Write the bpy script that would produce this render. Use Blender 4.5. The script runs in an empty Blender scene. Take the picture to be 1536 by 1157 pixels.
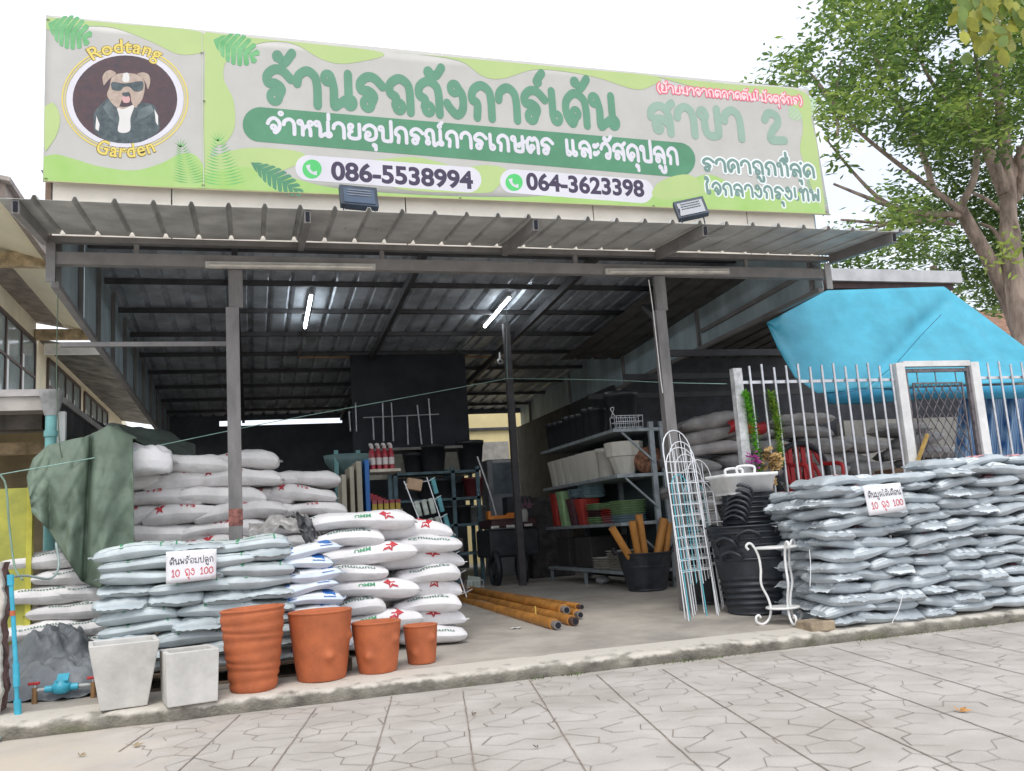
import bpy, bmesh, math, random
from mathutils import Vector, Matrix
R = math.radians
rnd = random.Random(7)
S = bpy.context.scene
C = S.collection
# ---------------------------------------------------------------- camera, sky, sun, exposure
EYE = 1.05
cam_d = bpy.data.cameras.new("camera"); cam = bpy.data.objects.new("camera", cam_d); C.objects.link(cam)
FPX, YAW, PITCH, ROLL = 1334.0, R(16.70), R(9.09), R(3.79)
fw = Vector((math.sin(YAW)*math.cos(PITCH), math.cos(YAW)*math.cos(PITCH), math.sin(PITCH)))
r0 = Vector((math.cos(YAW), -math.sin(YAW), 0)); d0 = fw.cross(r0)
rt = r0*math.cos(ROLL) + d0*math.sin(ROLL); dn = d0*math.cos(ROLL) - r0*math.sin(ROLL)
mw = Matrix(((rt.x, -dn.x, -fw.x, 0), (rt.y, -dn.y, -fw.y, 0), (rt.z, -dn.z, -fw.z, EYE), (0, 0, 0, 1)))
cam.matrix_world = mw
cam_d.sensor_width = 36; cam_d.lens = FPX/1536*36; cam_d.clip_start = .05; cam_d.clip_end = 500
S.camera = cam
W = bpy.data.worlds.new("World"); S.world = W; W.use_nodes = True
def setup_world():
    nt = W.node_tree; n = nt.nodes; l = nt.links
    bg = n["Background"]; bg.inputs[1].default_value = .12
    sky = n.new("ShaderNodeTexSky"); sky.sky_type = 'NISHITA'; sky.sun_disc = False
    sky.sun_elevation = R(58); sky.sun_rotation = R(200)
    tc = n.new("ShaderNodeTexCoord"); no = n.new("ShaderNodeTexNoise")
    no.inputs["Scale"].default_value = 2.2; no.inputs["Detail"].default_value = 5
    mp = n.new("ShaderNodeMapping"); mp.inputs["Scale"].default_value = (1, 1, 2.2)
    l.new(tc.outputs["Generated"], mp.inputs[0]); l.new(mp.outputs[0], no.inputs["Vector"])
    cr = n.new("ShaderNodeValToRGB"); cr.color_ramp.elements[0].position = .3; cr.color_ramp.elements[1].position = .62
    cr.color_ramp.elements[0].color = (5.3, 5.8, 6.8, 1); cr.color_ramp.elements[1].color = (8.2, 8.35, 8.6, 1)
    l.new(no.outputs[0], cr.inputs[0])
    mx = n.new("ShaderNodeMixRGB"); mx.inputs[0].default_value = .93
    l.new(sky.outputs[0], mx.inputs[1]); l.new(cr.outputs[0], mx.inputs[2]); l.new(mx.outputs[0], bg.inputs[0])
setup_world()
sd = bpy.data.lights.new("sun", 'SUN'); sun = bpy.data.objects.new("sun", sd); C.objects.link(sun)
sd.energy = 1.1; sd.angle = R(25); sd.color = (1, .96, .9)
sun.rotation_euler = (R(32), 0, R(-20))
S.view_settings.view_transform = 'Standard'; S.view_settings.look = 'None'
S.view_settings.exposure = .68; S.view_settings.gamma = 1
S.render.engine = 'CYCLES'; S.cycles.use_denoising = True; S.cycles.max_bounces = 8; S.cycles.diffuse_bounces = 5

# ---------------------------------------------------------------- helpers
def ray(px, py): return rt*((px-768)/FPX) + dn*((py-578.5)/FPX) + fw
def at(px, py, Y):                       # point of the plane y = Y seen at a photo pixel
    d = ray(px, py); t = Y/d.y; return Vector((t*d.x, t*d.y, EYE + t*d.z))
def atX(px, py, X):
    d = ray(px, py); t = X/d.x; return Vector((t*d.x, t*d.y, EYE + t*d.z))
def atZ(px, py, z):
    d = ray(px, py); t = (z-EYE)/d.z; return Vector((t*d.x, t*d.y, z))
def fz(Y): return .09 + .045*(min(max(Y, 6.17), 10)-6.17)     # height of the sloping shop floor
def gr(px, py):
    z = .2
    for i in range(40): q = atZ(px, py, z); z = .5*z + .5*fz(q.y)
    return q

MATS = {}
def mat(name, col, rough=.7, metal=0, var=.12, scale=6, bump=0, bscale=40, rand=0, col2=None, stretch=None, spec=None, detail=5, alpha=None, crease=0):
    """procedural material: colour broken up by object-space noise, optional bump and per-object variation"""
    if name in MATS: return MATS[name]
    m = bpy.data.materials.new(name); MATS[name] = m; m.use_nodes = True
    n = m.node_tree.nodes; l = m.node_tree.links; b = n["Principled BSDF"]
    b.inputs["Roughness"].default_value = rough; b.inputs["Metallic"].default_value = metal
    if spec is not None: b.inputs["Specular IOR Level"].default_value = spec
    tc = n.new("ShaderNodeTexCoord"); vec = tc.outputs["Object"]
    if stretch:
        mp = n.new("ShaderNodeMapping"); mp.inputs["Scale"].default_value = stretch; l.new(vec, mp.inputs[0]); vec = mp.outputs[0]
    no = n.new("ShaderNodeTexNoise"); no.inputs["Scale"].default_value = scale; no.inputs["Detail"].default_value = detail
    no.inputs["Roughness"].default_value = .62; l.new(vec, no.inputs["Vector"])
    c2 = col2 or tuple(max(0, c*(1-2.2*var)) for c in col)
    c1 = col if col2 else tuple(min(1, c*(1+var)) for c in col)
    cr = n.new("ShaderNodeValToRGB"); cr.color_ramp.elements[0].position = .32; cr.color_ramp.elements[1].position = .66
    cr.color_ramp.elements[0].color = (*c2, 1); cr.color_ramp.elements[1].color = (*c1, 1); l.new(no.outputs[0], cr.inputs[0])
    out = cr.outputs[0]
    if rand:
        oi = n.new("ShaderNodeObjectInfo"); hs = n.new("ShaderNodeHueSaturation")
        mr = n.new("ShaderNodeMapRange"); mr.inputs[3].default_value = 1-rand; mr.inputs[4].default_value = 1+rand*.5
        l.new(oi.outputs["Random"], mr.inputs[0]); l.new(mr.outputs[0], hs.inputs["Value"]); l.new(out, hs.inputs["Color"]); out = hs.outputs[0]
    l.new(out, b.inputs["Base Color"])
    if bump:
        n2 = n.new("ShaderNodeTexNoise"); n2.inputs["Scale"].default_value = bscale; n2.inputs["Detail"].default_value = 6; l.new(vec, n2.inputs["Vector"])
        bp = n.new("ShaderNodeBump"); bp.inputs["Strength"].default_value = bump; bp.inputs["Distance"].default_value = .02
        l.new(n2.outputs[0], bp.inputs["Height"]); l.new(bp.outputs[0], b.inputs["Normal"])
    if crease:                           # sharp plastic creases: ridged noise on top of the soft bump
        n3 = n.new("ShaderNodeTexNoise"); n3.noise_type = 'RIDGED_MULTIFRACTAL'; n3.inputs["Scale"].default_value = 7; n3.inputs["Detail"].default_value = 4; n3.inputs["Distortion"].default_value = 1.2; l.new(vec, n3.inputs["Vector"])
        oi3 = n.new("ShaderNodeObjectInfo"); va = n.new("ShaderNodeVectorMath"); va.operation = 'ADD'; l.new(vec, va.inputs[0]); l.new(oi3.outputs["Location"], va.inputs[1]); l.new(va.outputs[0], n3.inputs["Vector"])
        b3 = n.new("ShaderNodeBump"); b3.inputs["Strength"].default_value = crease; b3.inputs["Distance"].default_value = .012; l.new(n3.outputs[0], b3.inputs["Height"])
        if bump: l.new(bp.outputs[0], b3.inputs["Normal"])
        l.new(b3.outputs[0], b.inputs["Normal"])
    if alpha: b.inputs["Alpha"].default_value = alpha
    return m
def emit(name, col, s):
    m = bpy.data.materials.new(name); m.use_nodes = True; b = m.node_tree.nodes["Principled BSDF"]
    b.inputs["Base Color"].default_value = (*col, 1); b.inputs["Emission Color"].default_value = (*col, 1); b.inputs["Emission Strength"].default_value = s
    return m

def props(o, label=None, cat=None, group=None, kind=None):
    if label: o["label"] = label
    if cat: o["category"] = cat
    if group: o["group"] = group
    if kind: o["kind"] = kind
    return o
def thing(name, label, cat, loc=(0, 0, 0), group=None, rz=0):
    o = bpy.data.objects.new(name, None); C.objects.link(o); o.location = loc; o.rotation_euler = (0, 0, rz); o.empty_display_size = .1
    return props(o, label, cat, group)
def origin(o):
    v = Vector((0, 0, 0))
    while o: v += o.location; o = o.parent
    return v
class MB:
    """collects shapes (in world coordinates, or in local ones for a root at the origin) into one mesh"""
    def __init__(s): s.v = []; s.f = []; s.m = []; s.cur = 0; s.sm = []
    def add(s, vs, fs, smooth=False):
        k = len(s.v); s.v += [Vector(v) for v in vs]
        for f in fs: s.f.append([i+k for i in f]); s.m.append(s.cur); s.sm.append(smooth)
        return s
    def box(s, c, d, rot=None, bev=0):
        x, y, z = d[0]/2, d[1]/2, d[2]/2; c = Vector(c)
        vs = [Vector(p) for p in ((-x,-y,-z),(x,-y,-z),(x,y,-z),(-x,y,-z),(-x,-y,z),(x,-y,z),(x,y,z),(-x,y,z))]
        if rot is not None: vs = [rot @ v for v in vs]
        return s.add([v+c for v in vs], [(0,3,2,1),(4,5,6,7),(0,1,5,4),(1,2,6,5),(2,3,7,6),(3,0,4,7)])
    def b2(s, lo, hi): return s.box([(a+b)/2 for a, b in zip(lo, hi)], [abs(b-a) for a, b in zip(lo, hi)])
    def bar(s, p, q, w, h, up=(0, 0, 1)):
        p, q = Vector(p), Vector(q); d = q-p; L = d.length; d.normalize(); up = Vector(up)
        if abs(d.dot(up)) > .97: up = Vector((0, 1, 0))
        x = d.cross(up).normalized(); z = x.cross(d)
        return s.box((p+q)/2, (w, L, h), Matrix((x, d, z)).transposed())
    def cyl(s, p, q, r, r2=None, n=12, caps=True, smooth=True):
        return s.tube([p, q], [r, r if r2 is None else r2], n, caps, smooth)
    def tube(s, pts, r, n=8, caps=True, smooth=True):
        pts = [Vector(p) for p in pts]; rs = r if isinstance(r, (list, tuple)) else [r]*len(pts)
        vs = []; prev = None
        for i, p in enumerate(pts):
            d = (pts[min(i+1, len(pts)-1)]-pts[max(i-1, 0)])
            d = d.normalized() if d.length > 1e-9 else Vector((0, 0, 1))
            if prev is None: a = d.orthogonal().normalized()
            else:
                a = prev - d*prev.dot(d); a = a.normalized() if a.length > 1e-6 else d.orthogonal().normalized()
            prev = a; b = d.cross(a)
            for k in range(n):
                t = 2*math.pi*(k+.5)/n; vs.append(p + (a*math.cos(t)+b*math.sin(t))*rs[i])
        fs = []
        for i in range(len(pts)-1):
            for k in range(n): fs.append((i*n+k, i*n+(k+1) % n, (i+1)*n+(k+1) % n, (i+1)*n+k))
        s.add(vs, fs, smooth)
        if caps:
            s.add([vs[k] for k in range(n)][::-1], [tuple(range(n))]); s.add(vs[-n:], [tuple(range(n))])
        return s
    def lathe(s, prof, c=(0, 0, 0), n=28, sx=1, sy=1, fn=None, smooth=True, square=0):
        c = Vector(c); vs = []
        for r, z in prof:
            for k in range(n):
                t = 2*math.pi*k/n; a, b = math.cos(t), math.sin(t)
                if square:
                    e = 1/((abs(a)**square+abs(b)**square)**(1/square)); a *= e; b *= e
                p = Vector((r*a*sx, r*b*sy, z))
                if fn: p = fn(p, t)
                vs.append(c+p)
        fs = []
        for i in range(len(prof)-1):
            for k in range(n): fs.append((i*n+k, i*n+(k+1) % n, (i+1)*n+(k+1) % n, (i+1)*n+k))
        s.add(vs, fs, smooth)
        if prof[0][0] > 1e-4: s.add(vs[:n][::-1], [tuple(range(n))])
        return s
    def grid(s, fn, nu, nv, smooth=True, closed_u=False):
        vs = [fn(i/nu, j/nv) for j in range(nv+1) for i in range(nu+1)]
        fs = [(j*(nu+1)+i, j*(nu+1)+i+1, (j+1)*(nu+1)+i+1, (j+1)*(nu+1)+i) for j in range(nv) for i in range(nu)]
        return s.add(vs, fs, smooth)
    def poly(s, pts): return s.add(pts, [tuple(range(len(pts)))])
    def build(s, name, mats, parent=None, loc=None, label=None, cat=None, group=None, kind=None, bevel=0, solid=0):
        me = bpy.data.meshes.new(name); o = bpy.data.objects.new(name, me); C.objects.link(o)
        off = origin(parent) if parent else Vector(loc or (0, 0, 0))
        me.from_pydata([v-off for v in s.v], [], s.f)
        for m in (mats if isinstance(mats, (list, tuple)) else [mats]): me.materials.append(m)
        me.polygons.foreach_set("material_index", s.m); me.polygons.foreach_set("use_smooth", s.sm); me.update()
        if parent: o.parent = parent
        else: o.location = off
        if bevel:
            b = o.modifiers.new("bevel", 'BEVEL'); b.width = bevel; b.segments = 2; b.limit_method = 'ANGLE'; b.angle_limit = R(40)
        if solid:
            b = o.modifiers.new("thickness", 'SOLIDIFY'); b.thickness = solid; b.offset = 0
        return props(o, label, cat, group, kind)
def copy_tree(o, parent=None):
    c = o.copy(); C.objects.link(c)
    if parent: c.parent = parent
    for ch in list(o.children): copy_tree(ch, c)
    return c
def cr_spline(pts, k=5):
    pts = [Vector(p) for p in pts]
    if len(pts) < 3: return pts
    out = []
    for i in range(len(pts)-1):
        p0 = pts[i-1] if i else pts[0]*2-pts[1]; p1, p2 = pts[i], pts[i+1]
        p3 = pts[i+2] if i+2 < len(pts) else pts[-1]*2-pts[-2]
        for j in range(k):
            t = j/k
            out.append(.5*((2*p1)+(p2-p0)*t+(2*p0-5*p1+4*p2-p3)*t*t+(3*p1-p0-3*p2+p3)*t**3))
    return out+[pts[-1]]
def hnoise(x, y, s=0):
    return math.sin(x*1.7+s*2.1+1.3*math.sin(y*1.3+s))*.5+math.sin(y*2.3-s*1.7+1.1*math.sin(x*2.9+s*.7))*.35+math.sin(x*5.1+y*4.3+s*3.3)*.15
ORD = ['first', 'second', 'third', 'fourth', 'fifth', 'sixth', 'seventh', 'eighth', 'ninth', 'tenth', 'eleventh', 'twelfth', 'thirteenth', 'fourteenth', 'fifteenth', 'sixteenth', 'seventeenth', 'eighteenth', 'nineteenth', 'twentieth']
# ---------------------------------------------------------------- common materials
M_grey = mat('grey_painted_steel', (.24, .23, .225), .55, .1, .1, 5, .05, 60)
M_post = mat('post_paint', (.2, .19, .185), .55, .1, .15, 9, .06, 50, stretch=(1, 1, .3))
M_roof = mat('metal_roof', (.30, .31, .32), .42, .65, .18, 3, .04, 20)
M_roof_in = mat('metal_roof_inside', (.54, .59, .65), .45, .15, .2, 2.5, .04, 20)
M_awn = mat('awning_metal', (.52, .52, .50), .55, .1, .14, 3, .04, 20)
M_panel = mat('side_panel_sheet', (.44, .545, .59), .55, 0, .16, 2.2, .03, 20, stretch=(1, 1, .35))
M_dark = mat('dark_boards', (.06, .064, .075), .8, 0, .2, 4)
M_cream = mat('cream_render', (.80, .74, .65), .85, 0, .06, 1.5, .05, 60)
M_conc = mat('concrete', (.40, .375, .34), .9, 0, .13, 2.5, .25, 60)
M_white = mat('white_paint', (.78, .78, .77), .5, 0, .05, 8)
M_wire = mat('white_wire', (.8, .82, .85), .4, .1, .05, 8)
M_black = mat('black_plastic', (.024, .028, .036), .45, 0, .25, 8, .05, 40)
M_purl = mat('dark_purlin', (.075, .075, .08), .6, .1, .15, 5)
M_steel = mat('galvanised_steel', (.55, .57, .6), .35, .8, .12, 12)
M_alu = mat('brushed_metal', (.6, .6, .62), .35, .85, .1, 12)
M_wood = mat('raw_wood', (.42, .25, .09), .7, 0, .2, 6, .1, 40, stretch=(1, 1, 6))
# ---------------------------------------------------------------- ground, pavement, kerb, floor
def pave_mat():
    m = bpy.data.materials.new('patterned_paving'); m.use_nodes = True; n = m.node_tree.nodes; l = m.node_tree.links; b = n["Principled BSDF"]
    b.inputs["Roughness"].default_value = .85
    tc = n.new("ShaderNodeTexCoord")
    def math_(op, a, bb=None, v=None):
        x = n.new("ShaderNodeMath"); x.operation = op
        l.new(a, x.inputs[0])
        if bb is not None: l.new(bb, x.inputs[1])
        elif v is not None: x.inputs[1].default_value = v
        return x.outputs[0]
    no = n.new("ShaderNodeTexNoise"); no.inputs["Scale"].default_value = 2.2; no.inputs["Detail"].default_value = 8; l.new(tc.outputs["Object"], no.inputs["Vector"])
    cr = n.new("ShaderNodeValToRGB"); e = cr.color_ramp.elements
    e[0].position = .3; e[0].color = (.37, .338, .305, 1); e[1].position = .7; e[1].color = (.50, .465, .43, 1); l.new(no.outputs[0], cr.inputs[0])
    fine = n.new("ShaderNodeTexNoise"); fine.inputs["Scale"].default_value = 160; fine.inputs["Detail"].default_value = 3; l.new(tc.outputs["Object"], fine.inputs["Vector"])
    ov = n.new("ShaderNodeMixRGB"); ov.blend_type = 'OVERLAY'; ov.inputs[0].default_value = .25; l.new(cr.outputs[0], ov.inputs[1]); l.new(fine.outputs[0], ov.inputs[2])
    st = n.new("ShaderNodeTexNoise"); st.inputs["Scale"].default_value = .9; st.inputs["Detail"].default_value = 9; st.inputs["Roughness"].default_value = .7; l.new(tc.outputs["Object"], st.inputs["Vector"])
    sr = n.new("ShaderNodeValToRGB"); sr.color_ramp.elements[0].position = .36; sr.color_ramp.elements[0].color = (.72, .69, .66, 1); sr.color_ramp.elements[1].position = .56; sr.color_ramp.elements[1].color = (1, 1, 1, 1); l.new(st.outputs[0], sr.inputs[0])
    sm = n.new("ShaderNodeMixRGB"); sm.blend_type = 'MULTIPLY'; sm.inputs[0].default_value = .5; l.new(ov.outputs[0], sm.inputs[1]); l.new(sr.outputs[0], sm.inputs[2]); ov = sm
    # sandy dirt drifting over the slabs near the left end of the kerb
    g = n.new("ShaderNodeVectorMath"); g.operation = 'DISTANCE'; g.inputs[1].default_value = (-1.5, 5.3, 0); l.new(tc.outputs["Object"], g.inputs[0])
    dn_ = n.new("ShaderNodeTexNoise"); dn_.inputs["Scale"].default_value = 3; dn_.inputs["Detail"].default_value = 6; l.new(tc.outputs["Object"], dn_.inputs["Vector"])
    k = math_('ADD', g.outputs["Value"], math_('MULTIPLY', dn_.outputs[0], v=1.5))
    mr = n.new("ShaderNodeMapRange"); mr.inputs[1].default_value = 1.1; mr.inputs[2].default_value = 2.0; mr.inputs[3].default_value = .8; mr.inputs[4].default_value = 0; l.new(k, mr.inputs[0])
    mx = n.new("ShaderNodeMixRGB"); mx.inputs[2].default_value = (.52, .45, .36, 1); l.new(mr.outputs[0], mx.inputs[0]); l.new(ov.outputs[0], mx.inputs[1])
    # straight slab joints run square to the kerb; within the slabs a moulded crazy-paving relief
    l.new(mx.outputs[0], b.inputs["Base Color"])
    bp = n.new("ShaderNodeBump"); bp.inputs["Strength"].default_value = .15; bp.inputs["Distance"].default_value = .01; l.new(fine.outputs[0], bp.inputs["Height"]); l.new(bp.outputs[0], b.inputs["Normal"])
    return m
M_pave = pave_mat()
MB().poly([(-60, -40, -.02), (80, -40, -.02), (80, 120, -.02), (-60, 120, -.02)]).build('ground', mat('bare_earth', (.28, .24, .19), .95, 0, .2, .8), kind='structure')
MB().poly([(-30, 6.6, .03), (-1.7, 6.6, .03), (-1.7, 60, .03), (-30, 60, .03)]).build('yard', mat('bounce_ground_pale', (.55, .52, .47), .9, 0, .12, 1), kind='structure')  # unseen pale ground added to bounce light up onto the house soffit
pv = MB(); pv.poly([(-12, -3, 0), (20, -3, 0), (20, 6.35, 0), (-12, 6.35, 0)])
pave = pv.build('pavement', M_pave, kind='structure')
# grooves: long joints every 0.6 m and the moulded star and hexagon relief repeated slab after slab
from mathutils.geometry import delaunay_2d_cdt
gv = MB()
def groove(a, b, w):
    a, b = Vector((*a, .0)), Vector((*b, .0)); d = (b-a); L = d.length
    if L < 1e-4: return
    d /= L; nn = Vector((-d.y, d.x, 0))*w/2; z = Vector((0, 0, .003+rnd.random()*.0015))
    gv.add([a-nn+z, b-nn+z, b+nn*.8+z, a+nn*.8+z], [(0, 1, 2, 3)])
GA = R(11.5); gx, gy = Vector((math.cos(GA), -math.sin(GA))), Vector((math.sin(GA), math.cos(GA)))
def G2(a, b): return gx*a+gy*b
ok = lambda p: 2.4 < p.y < 6.16 and -3 < p.x < 9 and not (p.x < -.35-.25*(p.y-4) and p.y > 4.3)
for i in range(-10, 26):
    for j in range(40):
        p, q = G2(i*.47+.1, j*.2), G2(i*.47+.1+rnd.uniform(-.003, .003), j*.2+.2)
        if ok(p) and ok(q): groove(p, q, .0085)
# moulded crazy-paving relief: cell borders of scattered points, some of them worn away
pts = []
for i in range(-30, 70):
    for j in range(-4, 46): pts.append(G2((i+.5*(j % 2))*.2+rnd.uniform(-.05, .05), j*.175+rnd.uniform(-.05, .05)))
vv, _, ff, *_r = delaunay_2d_cdt(pts, [], [], 0, 1e-6)
cc = []; em = {}
for k, f in enumerate(ff):
    A, B, D = vv[f[0]], vv[f[1]], vv[f[2]]; d = 2*(A.x*(B.y-D.y)+B.x*(D.y-A.y)+D.x*(A.y-B.y))
    if abs(d) < 1e-9: d = 1e-9
    cc.append(Vector(((A.length_squared*(B.y-D.y)+B.length_squared*(D.y-A.y)+D.length_squared*(A.y-B.y))/d, (A.length_squared*(D.x-B.x)+B.length_squared*(A.x-D.x)+D.length_squared*(B.x-A.x))/d)))
    for m_ in range(3): em.setdefault(tuple(sorted((f[m_], f[(m_+1) % 3]))), []).append(k)
for e, t_ in em.items():
    if len(t_) == 2 and rnd.random() < .72:
        p, q = cc[t_[0]], cc[t_[1]]
        if ok(p) and ok(q) and (p-q).length < .4: groove(p, q, rnd.choice((.003, .004, .0055)))
gv.build('pavement_joints', mat('joint_dirt', (.26, .215, .18), .95, 0, .2, 5), pave)
# the kerb: a cast edge with a chipped, whitish arris
kb = MB()
def kerbf(u, v):
    x = -3.4+u*14.4
    n1 = hnoise(x*4.1, 2, 1)*.007+hnoise(x*13, v*3, 4)*.006
    prof = [(6.20, -.01), (6.185, .02), (6.175, .055), (6.178, .074), (6.20, .0895), (6.30, .0965), (6.52, .1075)]
    i = min(int(v*6), 5); t = v*6-i; a, b = prof[i], prof[i+1]
    y = a[0]*(1-t)+b[0]*t; z = a[1]*(1-t)+b[1]*t
    chip = max(0, hnoise(x*6.3, 0, 2)-.45)*.05 if 2 <= v*6 <= 4.5 else 0
    bend = -.25*max(0, -x-.9)**1.5
    return Vector((x, y+n1*(1 if v < .7 else .1)+chip+bend*0, z-chip*.6+(n1*.3 if v < .9 else 0)))
kb.grid(kerbf, 420, 12, True)
def kerb_mat():
    m = mat('kerb_concrete', (.27, .25, .21), .92, 0, .25, 5, .6, 60)
    n = m.node_tree.nodes; l = m.node_tree.links; b = n["Principled BSDF"]; src = b.inputs["Base Color"].links[0].from_socket
    tc = n.new("ShaderNodeTexCoord"); sp = n.new("ShaderNodeSeparateXYZ"); l.new(tc.outputs["Object"], sp.inputs[0])
    no = n.new("ShaderNodeTexNoise"); no.inputs["Scale"].default_value = 9; no.inputs["Detail"].default_value = 8; l.new(tc.outputs["Object"], no.inputs["Vector"])
    ad = n.new("ShaderNodeMath"); ad.operation = 'MULTIPLY_ADD'; ad.inputs[1].default_value = .12; l.new(no.outputs[0], ad.inputs[0]); l.new(sp.outputs[2], ad.inputs[2])
    mr = n.new("ShaderNodeMapRange"); mr.inputs[1].default_value = .125; mr.inputs[2].default_value = .15; l.new(ad.outputs[0], mr.inputs[0])
    mx = n.new("ShaderNodeMixRGB"); mx.inputs[2].default_value = (.55, .51, .45, 1); l.new(mr.outputs[0], mx.inputs[0]); l.new(src, mx.inputs[1])
    # moss at the foot
    mo = n.new("ShaderNodeTexNoise"); mo.inputs["Scale"].default_value = 1.6; mo.inputs["Detail"].default_value = 6; l.new(tc.outputs["Object"], mo.inputs["Vector"])
    m2 = n.new("ShaderNodeMapRange"); m2.inputs[1].default_value = .57; m2.inputs[2].default_value = .68; m2.inputs[4].default_value = .6; l.new(mo.outputs[0], m2.inputs[0])
    m3 = n.new("ShaderNodeMapRange"); m3.inputs[1].default_value = .06; m3.inputs[2].default_value = .03; l.new(sp.outputs[2], m3.inputs[0])
    mm = n.new("ShaderNodeMath"); mm.operation = 'MULTIPLY'; l.new(m2.outputs[0], mm.inputs[0]); l.new(m3.outputs[0], mm.inputs[1])
    m4 = n.new("ShaderNodeMixRGB"); m4.inputs[2].default_value = (.13, .15, .05, 1); l.new(mm.outputs[0], m4.inputs[0]); l.new(mx.outputs[0], m4.inputs[1])
    l.new(m4.outputs[0], b.inputs["Base Color"])
    return m
kb.build('kerb', kerb_mat(), kind='structure')
fl = MB()
fl.grid(lambda u, v: Vector((-3.6+u*14.6, 6.5+v*16.5, fz(6.5+v*16.5)+.003*hnoise(u*30, v*20))), 60, 66)
fl.build('shop_floor', mat('worn_concrete_floor', (.40, .365, .32), .88, 0, .17, 1.3, .2, 30), kind='structure')
# weeds and litter along the kerb
wm = MB()
for cx, n_, sp in ((2.15, 26, .05), (3.15, 60, .22), (5.0, 40, .16), (5.6, 50, .22), (4.6, 20, .08), (1.9, 12, .05)):
    for i in range(n_):
        x = cx+rnd.gauss(0, sp); y = 6.165-abs(rnd.gauss(0, .02)); h = rnd.uniform(.012, .04); a = rnd.uniform(0, 6.3)
        dx, dy = math.cos(a)*.02, -abs(math.sin(a))*.02
        wm.add([(x-.003, y, .002), (x+.003, y, .002), (x+dx, y+dy, h)], [(0, 1, 2)])
wm.build('weeds', mat('weed_green', (.13, .19, .05), .8, 0, .3, 9), kind='stuff')
def leaf(name, px, py, size, colm, label, rz):
    p = atZ(px, py, .006); l = MB(); 
    for k, a in enumerate((-.9, 0, .9)):
        L = size*(1 if k == 1 else .8); d = Vector((math.cos(rz+a), math.sin(rz+a), 0)); q = Vector((-d.y, d.x, 0))
        l.add([p, p+d*L*.45+q*L*.17+Vector((0, 0, .012)), p+d*L+Vector((0, 0, .006+.006*k)), p+d*L*.45-q*L*.17+Vector((0, 0, .004))], [(0, 1, 2, 3)])
    l.build(name, colm, loc=p, label=label, cat='leaf')
M_leafb = mat('dry_leaf', (.42, .2, .05), .7, 0, .25, 30)
leaf('dry_leaf', 1440, 1068, .075, M_leafb, 'orange brown dry leaf lying alone on the paving at the right', .4)
leaf('dry_leaf', 806, 1122, .03, mat('grey_leaf', (.16, .13, .1), .8), 'small dark dead leaf on the paving in the middle foreground', 2)
leaf('dry_leaf', 200, 1120, .06, mat('tan_leaf', (.33, .25, .15), .8), 'tan curled dead leaf on the sandy paving below the white planters', 0.1)
leaf('dry_leaf', 120, 1135, .045, mat('tan_leaf', (.33, .25, .15)), 'small tan dead leaf nearest the left edge of the sandy paving', 1.1)
leaf('dry_leaf', 708, 1073, .035, mat('grey_leaf', (.16, .13, .1)), 'dark dead leaf on the paving below the smallest clay pot', .3)
pq = gr(775, 944); lp = MB(); lp.grid(lambda u, v: pq+Vector((u*.1-.05, v*.05, .006+.008*math.sin(u*5+v*3)**2)), 6, 4)
lp.build('paper_scrap', M_white, loc=pq, label='white scrap of paper on the floor beside the bamboo poles', cat='paper')

# ---------------------------------------------------------------- the shop shed
shed = thing('market_shed', 'open fronted grey steel shop shed with corrugated awning and cream upper front', 'building', (2, 7.9, 0))
YB, XL, XR = 7.9, -1.57, 5.95
def rz_(Y): return 4.33-.051*(Y-7.9)
# corrugated sheets: ribs along the slope
def corr(x0, x1, f_z, y0, y1, per, h, w, ny=2, wob=0):
    m = MB(); xs = []; x = x0
    while x < x1:
        for dx, z in ((0, 0), (per-w, 0), (per-w+w*.3, h), (per-w*.3, h)): xs.append((min(x+dx, x1), z))
        x += per
    def fn(j):
        y = y0+(y1-y0)*j/ny
        return [Vector((x, y, f_z(y)+z+(wob*hnoise(x*1.1, j)))) for x, z in xs]
    rows = [fn(j) for j in range(ny+1)]; k = len(xs); vs = [p for r in rows for p in r]
    m.add(vs, [(j*k+i, j*k+i+1, (j+1)*k+i+1, (j+1)*k+i) for j in range(ny) for i in range(k-1)])
    return m
corr(XL-.1, XR+.1, rz_, 7.98, 19.4, .25, .035, .09, 6).build('roof', M_roof_in, shed, solid=.004)
def az(y): return 3.64+(y-6.9)*.09
corr(-1.72, 6.2, az, 6.86, 7.9, .27, .035, .05, 3, .006).build('awning', M_awn, shed, solid=.004)
for k in range(10):
    y = 8.5+k*1.12; MB().b2((XL, y-.025, rz_(y)-.065), (XR, y+.025, rz_(y)-.008)).build('purlin', M_purl, shed)
for x in (-.12, 1.9, 3.95):
    MB().bar((x, 8, rz_(8)-.12), (x, 19.3, rz_(19.3)-.12), .06, .1).build('rafter', M_purl, shed)
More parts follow.
